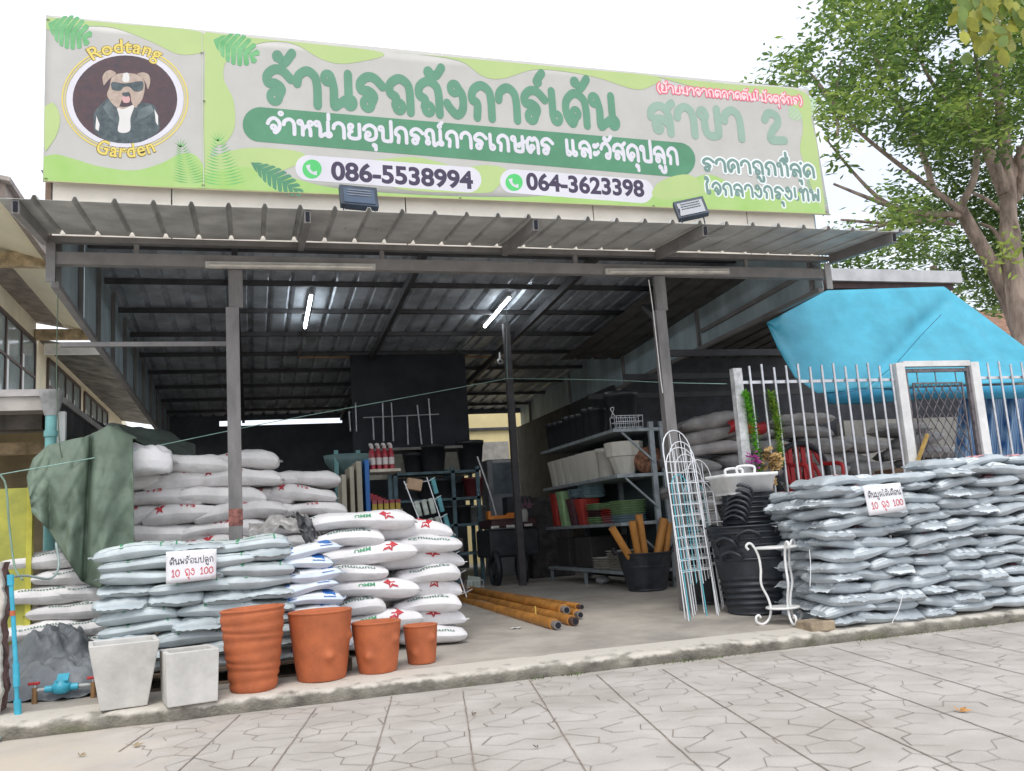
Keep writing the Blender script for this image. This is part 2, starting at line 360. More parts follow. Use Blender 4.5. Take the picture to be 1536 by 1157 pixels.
# beam, purlin above it and the arms that carry the awning (open square tube ends)
MB().b2((XL, YB-.04, 3.46), (XR, YB+.04, 3.565)).build('beam', M_grey, shed)
MB().b2((XL-.02, YB-.035, 3.655), (XR+.05, YB+.035, 3.705)).build('awning_purlin', M_grey, shed)
M_hole = mat('tube_inside', (.01, .012, .02), .9)
for x in (-1.60, .47, 2.37, 3.98, 6.02):
    a = Vector((x, 6.88, az(6.88)-.055)); b = Vector((x, 7.86, az(7.86)-.055))
    arm = MB().bar(a, b, .05, .1).build('awning_arm', M_grey, shed)
    MB().box((x, 6.875, a.z), (.03, .012, .075)).build('tube_end', M_hole, arm)
for x in (-.9, 1.2, 3.1, 5.0):
    MB().b2((x-.02, YB-.02, 3.567), (x+.02, YB+.02, 3.653)).build('strut', M_grey, shed)
for x, lab in ((-.125, None), (3.955, None)):
    p = MB().b2((x-.055, YB-.05, fz(YB)-.05), (x+.055, YB+.05, 3.10)); p.b2((x-.03, YB-.03, 3.10), (x+.09, YB+.02, 3.458))
    p.build('post', M_post, shed, bevel=.004)
MB().b2((-.179-.002, YB-.052, 1.22), (-.069+.002, YB+.01, 1.36)).build('rust_patch', mat('red_primer', (.3, .12, .1), .8, 0, .3, 30), shed)
MB().b2((3.51, 11.92, fz(12)), (3.60, 12.01, rz_(12)-.17)).build('inner_post', mat('dark_steel', (.07, .065, .07), .6), shed)
MB().b2((XL+.03, YB+.3, 2.83), (-.15, YB+.34, 2.87)).build('tie_rail', M_grey, shed)
MB().bar((3.97, YB, 2.98), (4.9, 10.2, 3.75), .05, .06).build('brace', M_purl, shed)
# hung side panels
def panel(X, side, zlow, name):
    pm = MB(); cuts = [(7.95, 9.36), (9.47, 19.3)] if side < 0 else [(7.95, 19.3)]      # the left sheets leave a slit of daylight
    for a, b in cuts: pm.add([(X, a, zlow(a)), (X, b, zlow(b)), (X, b, rz_(b)), (X, a, rz_(a))], [(0, 1, 2, 3)])
    pa = pm.build(name, M_panel, shed, solid=.012)
    n_ = 0; y = 8.1
    while y < 19:
        MB().b2((X-side*.01, y-.02, zlow(y)), (X-side*.05, y+.02, rz_(y)-.01)).build('batten', M_grey, pa); y += 1.05 if side < 0 else 2.6
    MB().bar((X-side*.03, 7.95, zlow(7.95)), (X-side*.03, 19.3, zlow(19.3)), .06, .05).build('edge_rail', M_grey, pa)
    if side > 0: MB().bar((X-side*.03, 8, 3.62), (X-side*.03, 10.6, 3.52), .04, .05).build('rail', M_grey, pa)
panel(XL, -1, lambda y: 3.31-.019*(y-7.9), 'side_panel'); panel(XR, 1, lambda y: 3.36-.023*(y-7.9), 'side_panel')
MB().b2((XL-.02, YB-.06, 3.3), (XL+.05, YB-.042, 3.64)).build('end_plate', M_grey, shed); MB().b2((XR-.03, YB-.06, 3.34), (XR+.04, YB-.042, 3.62)).build('end_plate', mat('end_plate_grey', (.42, .42, .42), .6), shed)
# cream upper front behind the banner, with board joints
fwm = MB(); fx = [-1.57, -.62, 1.45, 3.35, 5.1, 5.93]
for a, b in zip(fx, fx[1:]): fwm.b2((a+.006, 7.93, 3.72), (b-.006, 7.96, 5.6))
fwm.build('front_wall', M_cream, shed)
MB().b2((-1.62, 7.92, 3.72), (-1.575, 7.97, 5.62)).build('corner_trim', mat('brown_trim', (.22, .15, .11), .8), shed)
# back wall with an open strip under the roof, right end open to the yard
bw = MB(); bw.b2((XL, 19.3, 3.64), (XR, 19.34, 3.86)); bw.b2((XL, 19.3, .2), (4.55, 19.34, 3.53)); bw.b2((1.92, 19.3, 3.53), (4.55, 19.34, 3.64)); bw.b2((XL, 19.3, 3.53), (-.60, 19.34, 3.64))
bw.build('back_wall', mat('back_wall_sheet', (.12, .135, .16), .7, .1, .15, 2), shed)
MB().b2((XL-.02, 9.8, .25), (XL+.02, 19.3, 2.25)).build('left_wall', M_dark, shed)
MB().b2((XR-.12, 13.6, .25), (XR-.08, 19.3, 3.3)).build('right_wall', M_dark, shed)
MB().bar((2.0, 16.5, 2.9), (2.5, 16.5, 3.4), .03, .03).build('loose_tube', M_alu, shed)
# ---------------------------------------------------------------- rounded stroke lettering (Thai written as strokes)
# glyph: advance, strokes; a stroke is a point list, or ('o', x, y, r) for a small loop. x-height 1, baseline 0
AA = [(.08,.6),(.14,.82),(.4,.97),(.64,.84),(.72,.55),(.72,.02)]
GL = {
'ร': (1.0, [('o',.36,.17,.15), [(.5,.2),(.58,.4),(.4,.54),(.16,.56),(.14,.76),(.36,.94),(.62,.92),(.88,.7)]]),
'า': (.9, [AA]),
'น': (1.1, [('o',.17,.82,.14), [(.3,.78),(.36,.5),(.36,.04),(.52,.1),(.72,.22)], [(.84,.97),(.84,.2)], ('o',.88,.16,.14)]),
'ถ': (1.0, [('o',.42,.15,.14), [(.29,.2),(.32,.42),(.13,.54),(.15,.8),(.44,.97),(.72,.84),(.8,.55),(.8,.02)]]),
'ก': (1.0, [[(.27,.02),(.3,.42),(.12,.54),(.18,.82),(.46,.97),(.73,.83),(.8,.52),(.8,.02)]]),
'ง': (.85, [('o',.36,.82,.15), [(.5,.82),(.64,.6),(.62,.22),(.42,.04),(.2,.2),(.08,.36)]]),
'เ': (.58, [[(.16,.97),(.16,.25)], ('o',.29,.17,.14)]),
'แ': (1.0, [[(.16,.97),(.16,.25)], ('o',.27,.17,.13), [(.6,.97),(.6,.25)], ('o',.71,.17,.13)]),
'ด': (1.02, [('o',.44,.36,.13), [(.42,.22),(.3,.04),(.1,.32),(.12,.72),(.44,.97),(.76,.82),(.85,.5),(.85,.02)]]),
'ค': (1.02, [('o',.46,.46,.12), [(.4,.34),(.24,.03),(.1,.34),(.12,.72),(.44,.97),(.76,.82),(.85,.5),(.85,.02)]]),
'ต': (1.02, [('o',.44,.36,.13), [(.42,.22),(.28,.04),(.1,.32),(.12,.74),(.3,.95),(.46,.8),(.62,.95),(.8,.78),(.85,.5),(.85,.02)]]),
'ส': (1.05, [[(.1,.55),(.15,.8),(.44,.95),(.7,.82),(.82,.5),(.82,.02)], ('o',.34,.18,.13), [(.24,.26),(.32,.48),(.55,.48),(.78,.3)], [(.7,.84),(.95,1.06)]]),
'ล': (1.02, [[(.1,.55),(.15,.8),(.44,.95),(.7,.82),(.82,.5),(.82,.02)], ('o',.34,.18,.13), [(.24,.26),(.32,.48),(.55,.48),(.78,.3)]]),
'ข': (1.0, [('o',.2,.8,.14), [(.33,.76),(.26,.52),(.3,.16),(.46,.04),(.7,.06),(.8,.2),(.8,.97)]]),
'จ': (.95, [('o',.42,.38,.13), [(.46,.24),(.52,.03),(.76,.32),(.76,.72),(.48,.97),(.2,.84),(.08,.6)]]),
'ห': (1.05, [('o',.17,.82,.13), [(.3,.78),(.33,.5),(.33,.02)], [(.34,.36),(.5,.56),(.66,.62)], [(.68,.6),(.78,.4),(.8,.02)], ('o',.8,.8,.13)]),
'ย': (1.0, [('o',.26,.82,.13), [(.14,.74),(.18,.55),(.32,.5),(.16,.4),(.16,.12),(.46,.03),(.76,.1),(.8,.3),(.8,.97)]]),
'อ': (1.0, [('o',.34,.4,.13), [(.2,.34),(.22,.1),(.52,.03),(.82,.22),(.82,.74),(.5,.97),(.2,.86),(.08,.66)]]),
'ป': (1.0, [('o',.18,.82,.13), [(.3,.76),(.3,.16),(.45,.04),(.68,.04),(.82,.16),(.82,1.3)]]),
'บ': (1.0, [('o',.18,.82,.13), [(.3,.76),(.3,.16),(.45,.04),(.68,.04),(.82,.16),(.82,.97)]]),
'ษ': (1.05, [('o',.18,.82,.13), [(.3,.76),(.3,.16),(.45,.04),(.68,.04),(.82,.16),(.82,.97)], ('o',.54,.42,.1), [(.6,.5),(1.0,.68)]]),
'ณ': (1.35, [('o',.2,.16,.12), [(.14,.26),(.24,.44),(.1,.56),(.15,.86),(.38,.97),(.56,.8),(.6,.04),(.76,.08),(.94,.2)], [(1.04,.97),(1.04,.2)], ('o',1.08,.16,.12)]),
'ท': (1.0, [('o',.17,.82,.13), [(.3,.78),(.33,.5),(.33,.02)], [(.34,.6),(.52,.9),(.68,.95),(.8,.7),(.8,.02)]]),
'พ': (1.05, [('o',.16,.82,.12), [(.28,.76),(.3,.06),(.54,.56),(.76,.06),(.86,.97)]]),
'ม': (1.05, [('o',.17,.82,.13), [(.3,.78),(.32,.2)], ('o',.24,.15,.12), [(.36,.12),(.62,.1),(.84,.04),(.84,.97)]]),
'ว': (.92, [('o',.56,.17,.14), [(.7,.22),(.74,.62),(.48,.96),(.2,.86),(.08,.6)]]),
'ะ': (.55, [('o',.16,.74,.1), [(.25,.7),(.42,.86)], ('o',.16,.26,.1), [(.25,.22),(.42,.38)]]),
'ำ': (.9, [('o',-.08,1.3,.11), AA]),
'ใ': (.62, [('o',.2,1.3,.11), [(.3,1.34),(.36,1.1),(.2,.85),(.2,.25)], ('o',.32,.16,.13)]),
'ไ': (.62, [[(.02,1.3),(.2,1.42),(.36,1.2),(.2,.95),(.2,.25)], ('o',.32,.16,.13)]),
'ั': (0, [('o',-.52,1.24,.1), [(-.42,1.18),(-.26,1.16),(-.06,1.4)]]),
'้': (0, [('o',-.52,1.32,.1), [(-.42,1.24),(-.3,1.16),(-.06,1.44)]]),
'์': (0, [('o',-.34,1.24,.1), [(-.3,1.36),(-.16,1.5)]]),
'่': (0, [[(-.22,1.16),(-.22,1.46)]]),
'ํ': (0, [('o',-.3,1.3,.1)]),
'๋': (0, [[(-.22,1.5),(-.22,1.78)]]),
'ี': (0, [[(-.68,1.14),(-.44,1.34),(-.14,1.14),(-.68,1.14)], [(-.14,1.16),(-.12,1.4)]]),
'ิ': (0, [[(-.68,1.14),(-.44,1.34),(-.14,1.14),(-.68,1.14)]]),
'ื': (0, [[(-.68,1.14),(-.44,1.34),(-.14,1.14),(-.68,1.14)], [(-.14,1.16),(-.12,1.4)], [(-.3,1.26),(-.28,1.42)]]),
'ุ': (0, [('o',-.3,-.3,.09), [(-.21,-.3),(-.2,-.56)]]),
'ู': (0, [('o',-.56,-.26,.09), [(-.47,-.3),(-.4,-.52),(-.18,-.52),(-.16,-.22)]]),
'2': (.95, [[(.12,.74),(.3,.96),(.62,.9),(.66,.64),(.4,.36),(.3,.06),(.86,.06)]]),
'1': (.7, [[(.15,.75),(.36,.97),(.36,.02)], [(.15,.03),(.57,.03)]]),
'0': (.85, [[(.4,.97),(.12,.75),(.12,.25),(.4,.03),(.68,.25),(.68,.75),(.4,.97)]]),
'(': (.5, [[(.4,1.2),(.15,.8),(.15,.3),(.4,-.1)]]), ')': (.5, [[(.1,1.2),(.35,.8),(.35,.3),(.1,-.1)]]),
' ': (.75, []), '-': (.7, [[(.12,.45),(.58,.45)]]), '4': (.9, [[(.6,.02),(.6,.97),(.1,.32),(.85,.32)]]),
}
def letters(m, text, frame, w, depth0=.0, weight=1.0):
    """adds strokes of a line of text; frame(x, y, d) maps glyph units to the world (d = metres proud of the sheet), w = stroke width in x-heights"""
    x = 0; cnt = 0
    for ch in text:
        adv, strokes = GL[ch]
        for st in strokes:
            cnt += 1; dz = depth0+.00012*(cnt % 7)
            if st[0] == 'o':
                _, cx, cy, r = st; ww = min(w, r*1.5); ro, ri = r+ww/2, max(r-ww/2, r*.22); n = 16
                vs = [frame(x+cx+q*math.cos(2*math.pi*k/n), cy+q*math.sin(2*math.pi*k/n), dz) for q in (ri, ro) for k in range(n)]
                m.add(vs, [(k, n+k, n+(k+1) % n, (k+1) % n) for k in range(n)])
            else:
                P = [Vector((a, b)) for a, b in st]
                P3 = cr_spline([Vector((a, b, 0)) for a, b in st], 6); P = [Vector((p.x, p.y)) for p in P3]
                Lft, Rgt = [], []
                for i, p in enumerate(P):
                    d = P[min(i+1, len(P)-1)]-P[max(i-1, 0)]; d = d.normalized() if d.length else Vector((1, 0)); nn = Vector((-d.y, d.x))*w/2
                    Lft.append(p+nn); Rgt.append(p-nn)
                vs = []; ramp = .000006
                for i in range(len(P)): vs += [frame(x+Lft[i].x, Lft[i].y, dz+ramp*i), frame(x+Rgt[i].x, Rgt[i].y, dz+ramp*i)]
                m.add(vs, [(2*i, 2*i+1, 2*i+3, 2*i+2) for i in range(len(P)-1)])
                for e, sgn in ((0, -1), (len(P)-1, 1)):          # round caps
                    d = (P[1]-P[0] if e == 0 else P[-1]-P[-2]).normalized()*sgn; nn = Vector((-d.y, d.x)); c = P[e]
                    arc = [c+(nn*math.cos(t)+d*math.sin(t))*w/2 for t in [math.pi*k/8 for k in range(9)]]
                    m.poly([frame(x+q.x, q.y, dz+ramp*e) for q in arc])
        x += adv
    return x
def tlen(text): return sum(GL[c][0] for c in text)
def line_frame(p0, p1, h0, h1, n, text, Yd=None):
    """baseline from p0 to p1 (world), x-height h0 at the left to h1 at the right"""
    L = tlen(text); d = (p1-p0)/L; up = Vector((0, 0, 1)) if Yd is None else Yd
    return lambda x, y, dz: p0+d*x+up*(y*(h0+(h1-h0)*x/L))+n*dz

# ---------------------------------------------------------------- banner
BY = 7.85
ban = thing('shop_banner', 'long green and cream vinyl shop banner with round dog emblem and big green Thai lettering', 'banner', (2.2, BY, 4.16))
NF = Vector((0, -1, 0))
LIFT = [0]
def bp_(px, py, lift=0): p = at(px, py, BY); p.y -= lift*.12+.0006; return p
def flatm(name, col, rough=.5, var=.03, col2=None, scale=3): return mat(name, col, rough, 0, var, scale, .02, 8, col2=col2)
sheet = MB(); bx0, bx1, bz0, bz1 = -1.625, 6.0, 4.165, 5.69
def sheetf(u, v):
    x = bx0+(bx1-bx0)*u + (.07*u**8)*(1-v); z = bz0+(bz1-.06*u-bz0)*v
    return Vector((x, BY+.0004*math.sin(u*38)*math.sin(v*3.1)+.0012, z))
sheet.grid(sheetf, 90, 12, True)
sheet_o = sheet.build('sheet', flatm('banner_print_grey', (.49, .48, .45), .45), ban, solid=.002)
G_lime = flatm('print_lime', (.45, .56, .23), .5, .05, (.40, .53, .21), 2); G_grass = flatm('print_grass', (.31, .52, .13), .5, .05, (.40, .56, .21), 2)
G_dark = flatm('print_dark_green', (.085, .26, .145), .5, .06); G_mid = flatm('print_title_green', (.11, .28, .18), .5, .05)
G_leaf = flatm('print_leaf_green', (.10, .36, .13), .5, .1, (.20, .48, .22), 7); G_frond = flatm('print_frond_green', (.17, .46, .14), .5, .1)
P_white = flatm('print_white', (.66, .645, .70), .5); P_ink = flatm('print_ink', (.05, .035, .075), .5); P_red = flatm('print_pink', (.75, .16, .22), .5); P_pinkw = flatm('print_pale_pink', (.85, .62, .64), .5)
P_yel = flatm('print_yellow', (.72, .58, .13), .5); P_brown = flatm('print_brown', (.09, .045, .05), .5, .3, (.05, .035, .045), 14); P_fur = flatm('print_fur', (.50, .40, .33), .5, .2, (.36, .27, .22), 20)
P_leather = flatm('print_leather', (.03, .05, .06), .5, .4, (.10, .13, .14), 18); P_cream = flatm('print_cream', (.7, .68, .66), .5); P_pup = flatm('print_tongue', (.62, .36, .36), .5)
P_call = flatm('print_call_green', (.09, .55, .16), .5); P_pale = flatm('print_pale_halo', (.76, .80, .80), .5); P_lgreen = flatm('print_soft_green', (.42, .58, .36), .5)
def region(name, m_, pts, lift, smooth=True):
    """printed area: outline given on the sheet, filled"""
    LIFT[0] += 1; lift += .0013*(LIFT[0] % 6 if lift < .0095 else 0)
    P = [Vector((a, b, 0)) for a, b in pts]
    if smooth: P = cr_spline(P+[P[0]], 5)[:-1]
    bm = bmesh.new(); vs = []
    for p in P:
        q = bp_(p.x, p.y, lift); q.x = min(max(q.x, bx0+.004), bx1+.02); uu = (q.x-bx0)/(bx1-bx0); q.z = min(max(q.z, bz0+.004), bz1-.06*uu-.004)
        if q.x > bx1-.1: q.x = min(q.x, bx1-.004+.07*(1-(q.z-bz0)/(bz1-bz0)))
        vs.append(bm.verts.new(q-Vector(ban.location)))
    es = [bm.edges.new((vs[i], vs[(i+1) % len(vs)])) for i in range(len(vs))]
    bmesh.ops.triangle_fill(bm, edges=es, use_beauty=True)
    bmesh.ops.recalc_face_normals(bm, faces=bm.faces)
    for f in bm.faces:
        if f.normal.y > 0: f.normal_flip()
    me = bpy.data.meshes.new(name); bm.to_mesh(me); bm.free(); me.materials.append(m_)
    o = bpy.data.objects.new(name, me); C.objects.link(o); o.parent = sheet_o; return o
# sheet_o sits at the banner root, so its children are sub-parts in the same local space
# flowing colour fields along the edges
region('lime_field', G_lime, [(71,26),(180,36),(300,48),(310,75),(270,82),(225,62),(170,42),(120,40),(72,45)], .006)
region('lime_field', G_lime, [(308,48),(380,57),(470,66),(560,76),(575,84),(545,92),(510,96),(480,88),(440,66),(395,64),(355,80),(338,95),(336,120),(350,150),(352,190),(338,215),(318,225),(310,283),(306,200)], .006)
region('lime_field', G_lime, [(575,77),(700,88),(860,103),(985,115),(975,130),(950,134),(900,118),(850,108),(800,105),(755,118),(725,115),(690,92),(630,82)], .006)
region('lime_field', G_lime, [(985,115),(1100,127),(1205,138),(1218,185),(1228,230),(1244,318),(1224,300),(1210,255),(1200,225),(1204,190),(1192,160),(1120,140),(1040,130)], .006)
region('lime_field', G_lime, [(67,160),(80,155),(90,175),(86,200),(74,220),(67,222)], .006)
region('grass_field', G_grass, [(66,235),(85,232),(115,240),(150,250),(200,256),(240,246),(275,230),(300,240),(307,284),(200,280),(66,271)], .006)
region('soft_field', G_lime, [(308,240),(340,228),(380,222),(440,226),(460,236),(440,250),(400,262),(340,270),(309,282)], .006)
region('grass_field', G_grass, [(308,262),(360,250),(420,262),(500,282),(620,292),(760,296),(860,292),(960,290),(1010,282),(1060,262),(1110,280),(1180,290),(1238,285),(1245,321),(1000,311),(700,299),(500,291),(308,285)], .008)
region('soft_field', G_lime, [(560,240),(620,236),(660,244),(690,252),(730,248),(760,256),(745,282),(720,290),(600,284),(575,262)], .007)
region('soft_field', G_lime, [(985,276),(1005,266),(1030,262),(1046,270),(1056,290),(1000,300),(978,292)], .007)
# hem line and eyelets
hm = MB(); hm.tube([bp_(66,272,.008), bp_(300,284.5,.008), bp_(700,299.5,.008), bp_(1246,322,.008)], .006, 6); hm.build('hem', flatm('hem_cord', (.4,.36,.2)), ban)
for q in ((69,268),(305,278),(690,297),(980,309),(1239,318),(306,152),(303,80),(72,30)):
    c = bp_(*q, .006); ey = MB(); ey.lathe([(.007,0),(.011,.003),(.015,0)], c, 12); ey.build('eyelet', M_alu, ban)
MB().b2((-.352, BY-.007, 4.17), (-.345, BY-.003, 5.66)).build('seam', flatm('seam_line', (.55,.6,.45)), ban)
# printed leaves
def monstera(name, c, ang, L, Wd, lift, mt=None, notch=7):
    """split leaf print: half blades with notches"""
    ca, sa = math.cos(ang), math.sin(ang); m = MB()
    def pt(a, b): return bp_(c[0]+ca*a-sa*b, c[1]+sa*a+ca*b, lift)
    for s in (1, -1):
        for k in range(notch):
            t0, t1 = k/notch, (k+.82)/notch; tm = (t0+t1)/2
            def hw(t): return Wd*math.sin(math.pi*min(1, t*.93+.07))**.65
            a0, a1 = t0*L, t1*L; sk = L*.16
            m.poly([pt(a0, 0), pt(a1+L*.02, 0), pt(a1+sk*.8, s*hw(t1)*.92), pt((a0+a1)/2+sk, s*hw(tm)), pt(a0+sk*.9, s*hw(t0+.03)*.95)][::(1 if s < 0 else -1)])
    m.build(name, mt or G_leaf, sheet_o)
monstera('printed_leaf', (72, 36), .35, 62, 26, .010); monstera('printed_leaf', (320, 60), .38, 66, 24, .010); monstera('printed_leaf', (376, 244), .55, 82, 16, .012, G_dark, 9)
monstera('printed_leaf', (1192, 146), 1.0, 34, 24, .010, G_lgreen if False else P_lgreen)
def frond(c, h, wd, lift, lean=0):
    m = MB(); n_ = 15
    for k in range(n_):
        t = k/n_; y = c[1]-h*t; x = c[0]+lean*t; w_ = wd*(1-t*.8)
        for s in (1, -1):
            m.poly([bp_(x, y, lift), bp_(x+s*w_, y-h*.10, lift), bp_(x+s*w_*.5, y-h*.015, lift)][::s])
    for a in (-.9, -.45, 0, .45, .9):
        tp = (c[0]+lean, c[1]-h)
        m.poly([bp_(tp[0]-1, tp[1]+4, lift), bp_(tp[0]+1, tp[1]+4, lift), bp_(tp[0]+h*.25*math.sin(a), tp[1]+4-h*.25*math.cos(a), lift)])
    m.build('printed_frond', G_frond, sheet_o)
frond((285, 275), 58, 28, .012, -14); frond((335, 278), 70, 36, .012, -8); frond((1225, 308), 50, 20, .010, -12)
for q in ((1018,270),(1034,268),(1026,284),(1040,288)):
    m = MB()
    for k in range(6): 
        a = k; m.poly([bp_(q[0], q[1], .012), bp_(q[0]+5*math.cos(a), q[1]+5*math.sin(a), .012), bp_(q[0]+5*math.cos(a+.5), q[1]+5*math.sin(a+.5), .012)])
    m.build('printed_sprig', P_lgreen, sheet_o)
# round emblem: dark disc with a dog in a leather jacket, white band, twin yellow rings and curved name
EC = (187.5, 149.5)
def ell(rx, ry, n=48, a0=0, a1=2*math.pi): return [(EC[0]+rx*math.cos(a0+(a1-a0)*k/n), EC[1]+ry*math.sin(a0+(a1-a0)*k/n)) for k in range(n+(a1-a0 < 6))]
def ring(rx, ry, w_, lift, m_, name):
    m = MB(); n = 64; vs = [bp_(EC[0]+(rx+d)*math.cos(2*math.pi*k/n), EC[1]+(ry+d)*math.sin(2*math.pi*k/n), lift) for d in (0, w_) for k in range(n)]
    m.add(vs, [(k, (k+1) % n, n+(k+1) % n, n+k) for k in range(n)]); return m.build(name, m_, ban)
region('emblem_band', P_white, ell(88, 72), .012, False).name
region('emblem_disc', P_brown, ell(78.5, 66), .015, False)
ring(93, 77.5, 2.2, .013, P_yel, 'emblem_ring'); ring(89.5, 74, 1.3, .013, P_yel, 'emblem_ring')
def zz(pts): return [(a/3.044, b/3.044) for a, b in pts]
def dog(m_, pts, lift, sm=True): region('emblem_dog', m_, zz(pts), lift, sm)
dog(P_leather, [(430,600),(430,520),(470,470),(520,440),(580,480),(640,470),(700,480),(720,520),(728,590),(700,620),(640,650),(560,655),(480,640)], .018)
dog(P_fur, [(500,400),(490,440),(530,490),(575,500),(630,480),(655,440),(660,380),(635,345),(570,335),(515,350)], .021)
dog(P_fur, [(474,392),(468,356),(482,330),(506,322),(530,336),(512,352),(496,366)], .022); dog(P_fur, [(626,338),(652,332),(678,342),(686,372),(676,408),(664,378),(646,352)], .022)
dog(P_leather, [(505,385),(520,375),(560,382),(590,380),(640,372),(655,380),(650,412),(618,420),(590,398),(565,400),(550,415),(515,412)], .025)
dog(P_brown, [(528,470),(540,440),(570,425),(600,435),(618,455),(605,480),(570,490),(540,485)], .025); dog(P_pup, [(556,450),(570,432),(592,446),(590,468),(566,470)], .028)
dog(P_cream, [(563,336),(586,336),(590,372),(560,372)], .0265); dog(P_fur, [(524,462),(540,428),(560,436),(552,470),(536,498)], .0275); dog(P_fur, [(596,436),(616,426),(634,452),(622,494),(602,470)], .0275); dog(P_leather, [(560,424),(592,424),(586,441),(566,441)], .029)
dog(P_cream, [(528,478),(560,500),(612,482),(596,540),(592,600),(540,602),(545,540)], .024); dog(P_fur, [(530,350),(575,342),(615,350),(600,368),(545,368)], .024)
dog(P_cream, [(440,530),(455,570),(450,600),(436,590)], .022, False); dog(P_cream, [(705,500),(722,530),(722,575),(712,560)], .022, False)
dog(flatm('print_lapel', (.14,.18,.19), .5, .3), [(470,490),(500,455),(520,500),(530,560),(500,540)], .026, False); dog(flatm('print_lapel', (.14,.18,.19)), [(640,500),(690,480),(705,510),(660,540),(615,560)], .026, False)
# latin lettering from the built-in typeface
def text_mesh(body, size, offset=.0, space=1.0):
    c = bpy.data.curves.new('t', 'FONT'); c.body = body; c.size = size; c.offset = offset; c.space_character = space; c.resolution_u = 6
    o = bpy.data.objects.new('t', c); C.objects.link(o); dg = bpy.context.evaluated_depsgraph_get()
    me = bpy.data.meshes.new_from_object(o.evaluated_get(dg)); bpy.data.objects.remove(o); bpy.data.curves.remove(c)
    vs = [v.co.copy() for v in me.vertices]; fs = [tuple(p.vertices) for p in me.polygons]; bpy.data.meshes.remove(me)
    return vs, fs
def arc_text(body, size, a_mid, rad, flip, lift, m_, name, off):
    vs, fs = text_mesh(body, size, off, 1.08); w_ = max(v.x for v in vs); m = MB(); out = []
    for v in vs:
        if not flip: a = a_mid+(v.x-w_/2)/rad[0]; r = v.y
        else: a = a_mid-(v.x-w_/2)/rad[0]; r = -v.y
        out.append(bp_(EC[0]+(rad[0]+r)*math.cos(a), EC[1]+(rad[1]+r)*math.sin(a), lift))
    m.add(out, fs); m.build(name, m_, ban)
for lf, mm_, off in ((.016, flatm('print_name_edge', (.20,.12,.02)), 1.1), (.021, P_yel, .35)):
    arc_text('Rodtang', 29, -math.pi/2, (86, 70), False, lf, mm_, 'emblem_lettering', off)
    arc_text('Garden', 30, math.pi/2, (103, 87), True, lf, mm_, 'emblem_lettering', off)
# title and lines
def thai(name, text, p0, p1, h0, h1, w_, lift, m_):
    m = MB(); a, b = bp_(*p0), bp_(*p1); pxm = (bp_(p0[0]+10, p0[1])-a).length/10
    fr = line_frame(a, b, h0, h1, NF, text); letters(m, text, fr, w_, lift*.12-.0); m.build(name, m_, ban)
def hgt(px, py, h): return (bp_(px, py-h)-bp_(px, py)).length
T1 = 'ร้านรถถังการ์เด้น'
thai('title_lettering', T1, (395,153), (930,193), hgt(400,150,53), hgt(930,190,48), .275, .014, G_mid)
thai('title_lettering', 'สาขา 2', (975,199), (1180,214), hgt(980,199,43), hgt(1170,212,43), .29, .014, flatm('print_title_glare', (.28,.41,.33)))  # paler green paints the glare on the right end of the title
def pill(x0, y0, x1, y1, h, m_, lift, name):
    n = 14; pts = [(x0+h/2-h/2*math.sin(math.pi*k/n), y0-h/2*math.cos(math.pi*k/n)) for k in range(n+1)]+[(x1-h/2+h/2*math.sin(math.pi*k/n), y1+h/2*math.cos(math.pi*k/n)) for k in range(n+1)]
    region(name, m_, pts[::-1], lift, False)
pill(364, 187, 1043, 240, 52, G_dark, .010, 'green_pill')
thai('line_lettering', 'จำหน่ายอุปกรณ์การเกษตร และวัสดุปลูก', (400,199), (1020,247), hgt(400,200,23), hgt(1000,246,24), .24, .014, P_white)
pill(443, 252, 722, 270, 38, P_white, .011, 'white_pill'); pill(750, 272, 980, 287, 36, P_white, .011, 'white_pill')
def phone_icon(cx, cy, r):
    region('call_icon', P_call, [(cx+r*math.cos(2*math.pi*k/24), cy+r*math.sin(2*math.pi*k/24)) for k in range(24)], .013, False)
    m = MB(); pts = cr_spline([Vector((cx-r*.42, cy-r*.42, 0)), Vector((cx-r*.3, cy+.05*r, 0)), Vector((cx+r*.05, cy+r*.38, 0)), Vector((cx+r*.5, cy+r*.42, 0))], 5); n_ = len(pts)
    for i in range(n_-1):
        a, b = pts[i], pts[i+1]; d = (b-a).normalized(); q = Vector((-d.y, d.x, 0))
        wa = r*(.13+.11*abs(i/(n_-1)*2-1)**2); wb = r*(.13+.11*abs((i+1)/(n_-1)*2-1)**2)
        m.poly([bp_(*(a+q*wa).xy, .016), bp_(*(b+q*wb).xy, .016), bp_(*(b-q*wb).xy, .016), bp_(*(a-q*wa).xy, .016)])
    m.build('call_handset', P_white, sheet_o)
phone_icon(468, 254, 14.5); phone_icon(771, 274, 13)
def latin(name, body, p0, p1, h, m_, off, lift):
    vs, fs = text_mesh(body, 1, off); x0, x1 = min(v.x for v in vs), max(v.x for v in vs); y1 = max(v.y for v in vs)
    m = MB(); a, b = bp_(*p0, lift), bp_(*p1, lift)
    m.add([a+(b-a)*((v.x-x0)/(x1-x0))+Vector((0, 0, h*v.y/y1)) for v in vs], fs); m.build(name, m_, ban)
latin('phone_number', '086-5538994', (497,269), (710,283), hgt(600,275,27), P_ink, .035, .0135)
latin('phone_number', '064-3623398', (790,284), (967,295), hgt(880,288,25), P_ink, .035, .0135)
for lf, w_, mm_ in ((.012, .46, P_pale), (.016, .22, flatm('print_slate', (.16,.27,.24)))):
    thai('slogan_lettering', 'ราคาถูกที๋สุด', (1054,256), (1224,267), hgt(1060,256,19), hgt(1215,266,19), w_, lf, mm_)
    thai('slogan_lettering', 'ใจกลางกรุงเทพ', (1058,291), (1232,303), hgt(1060,292,18), hgt(1215,302,18), w_, lf, mm_)
RT = '(ย้ายมาจากตลาดต้นไม้จตุจักร)'
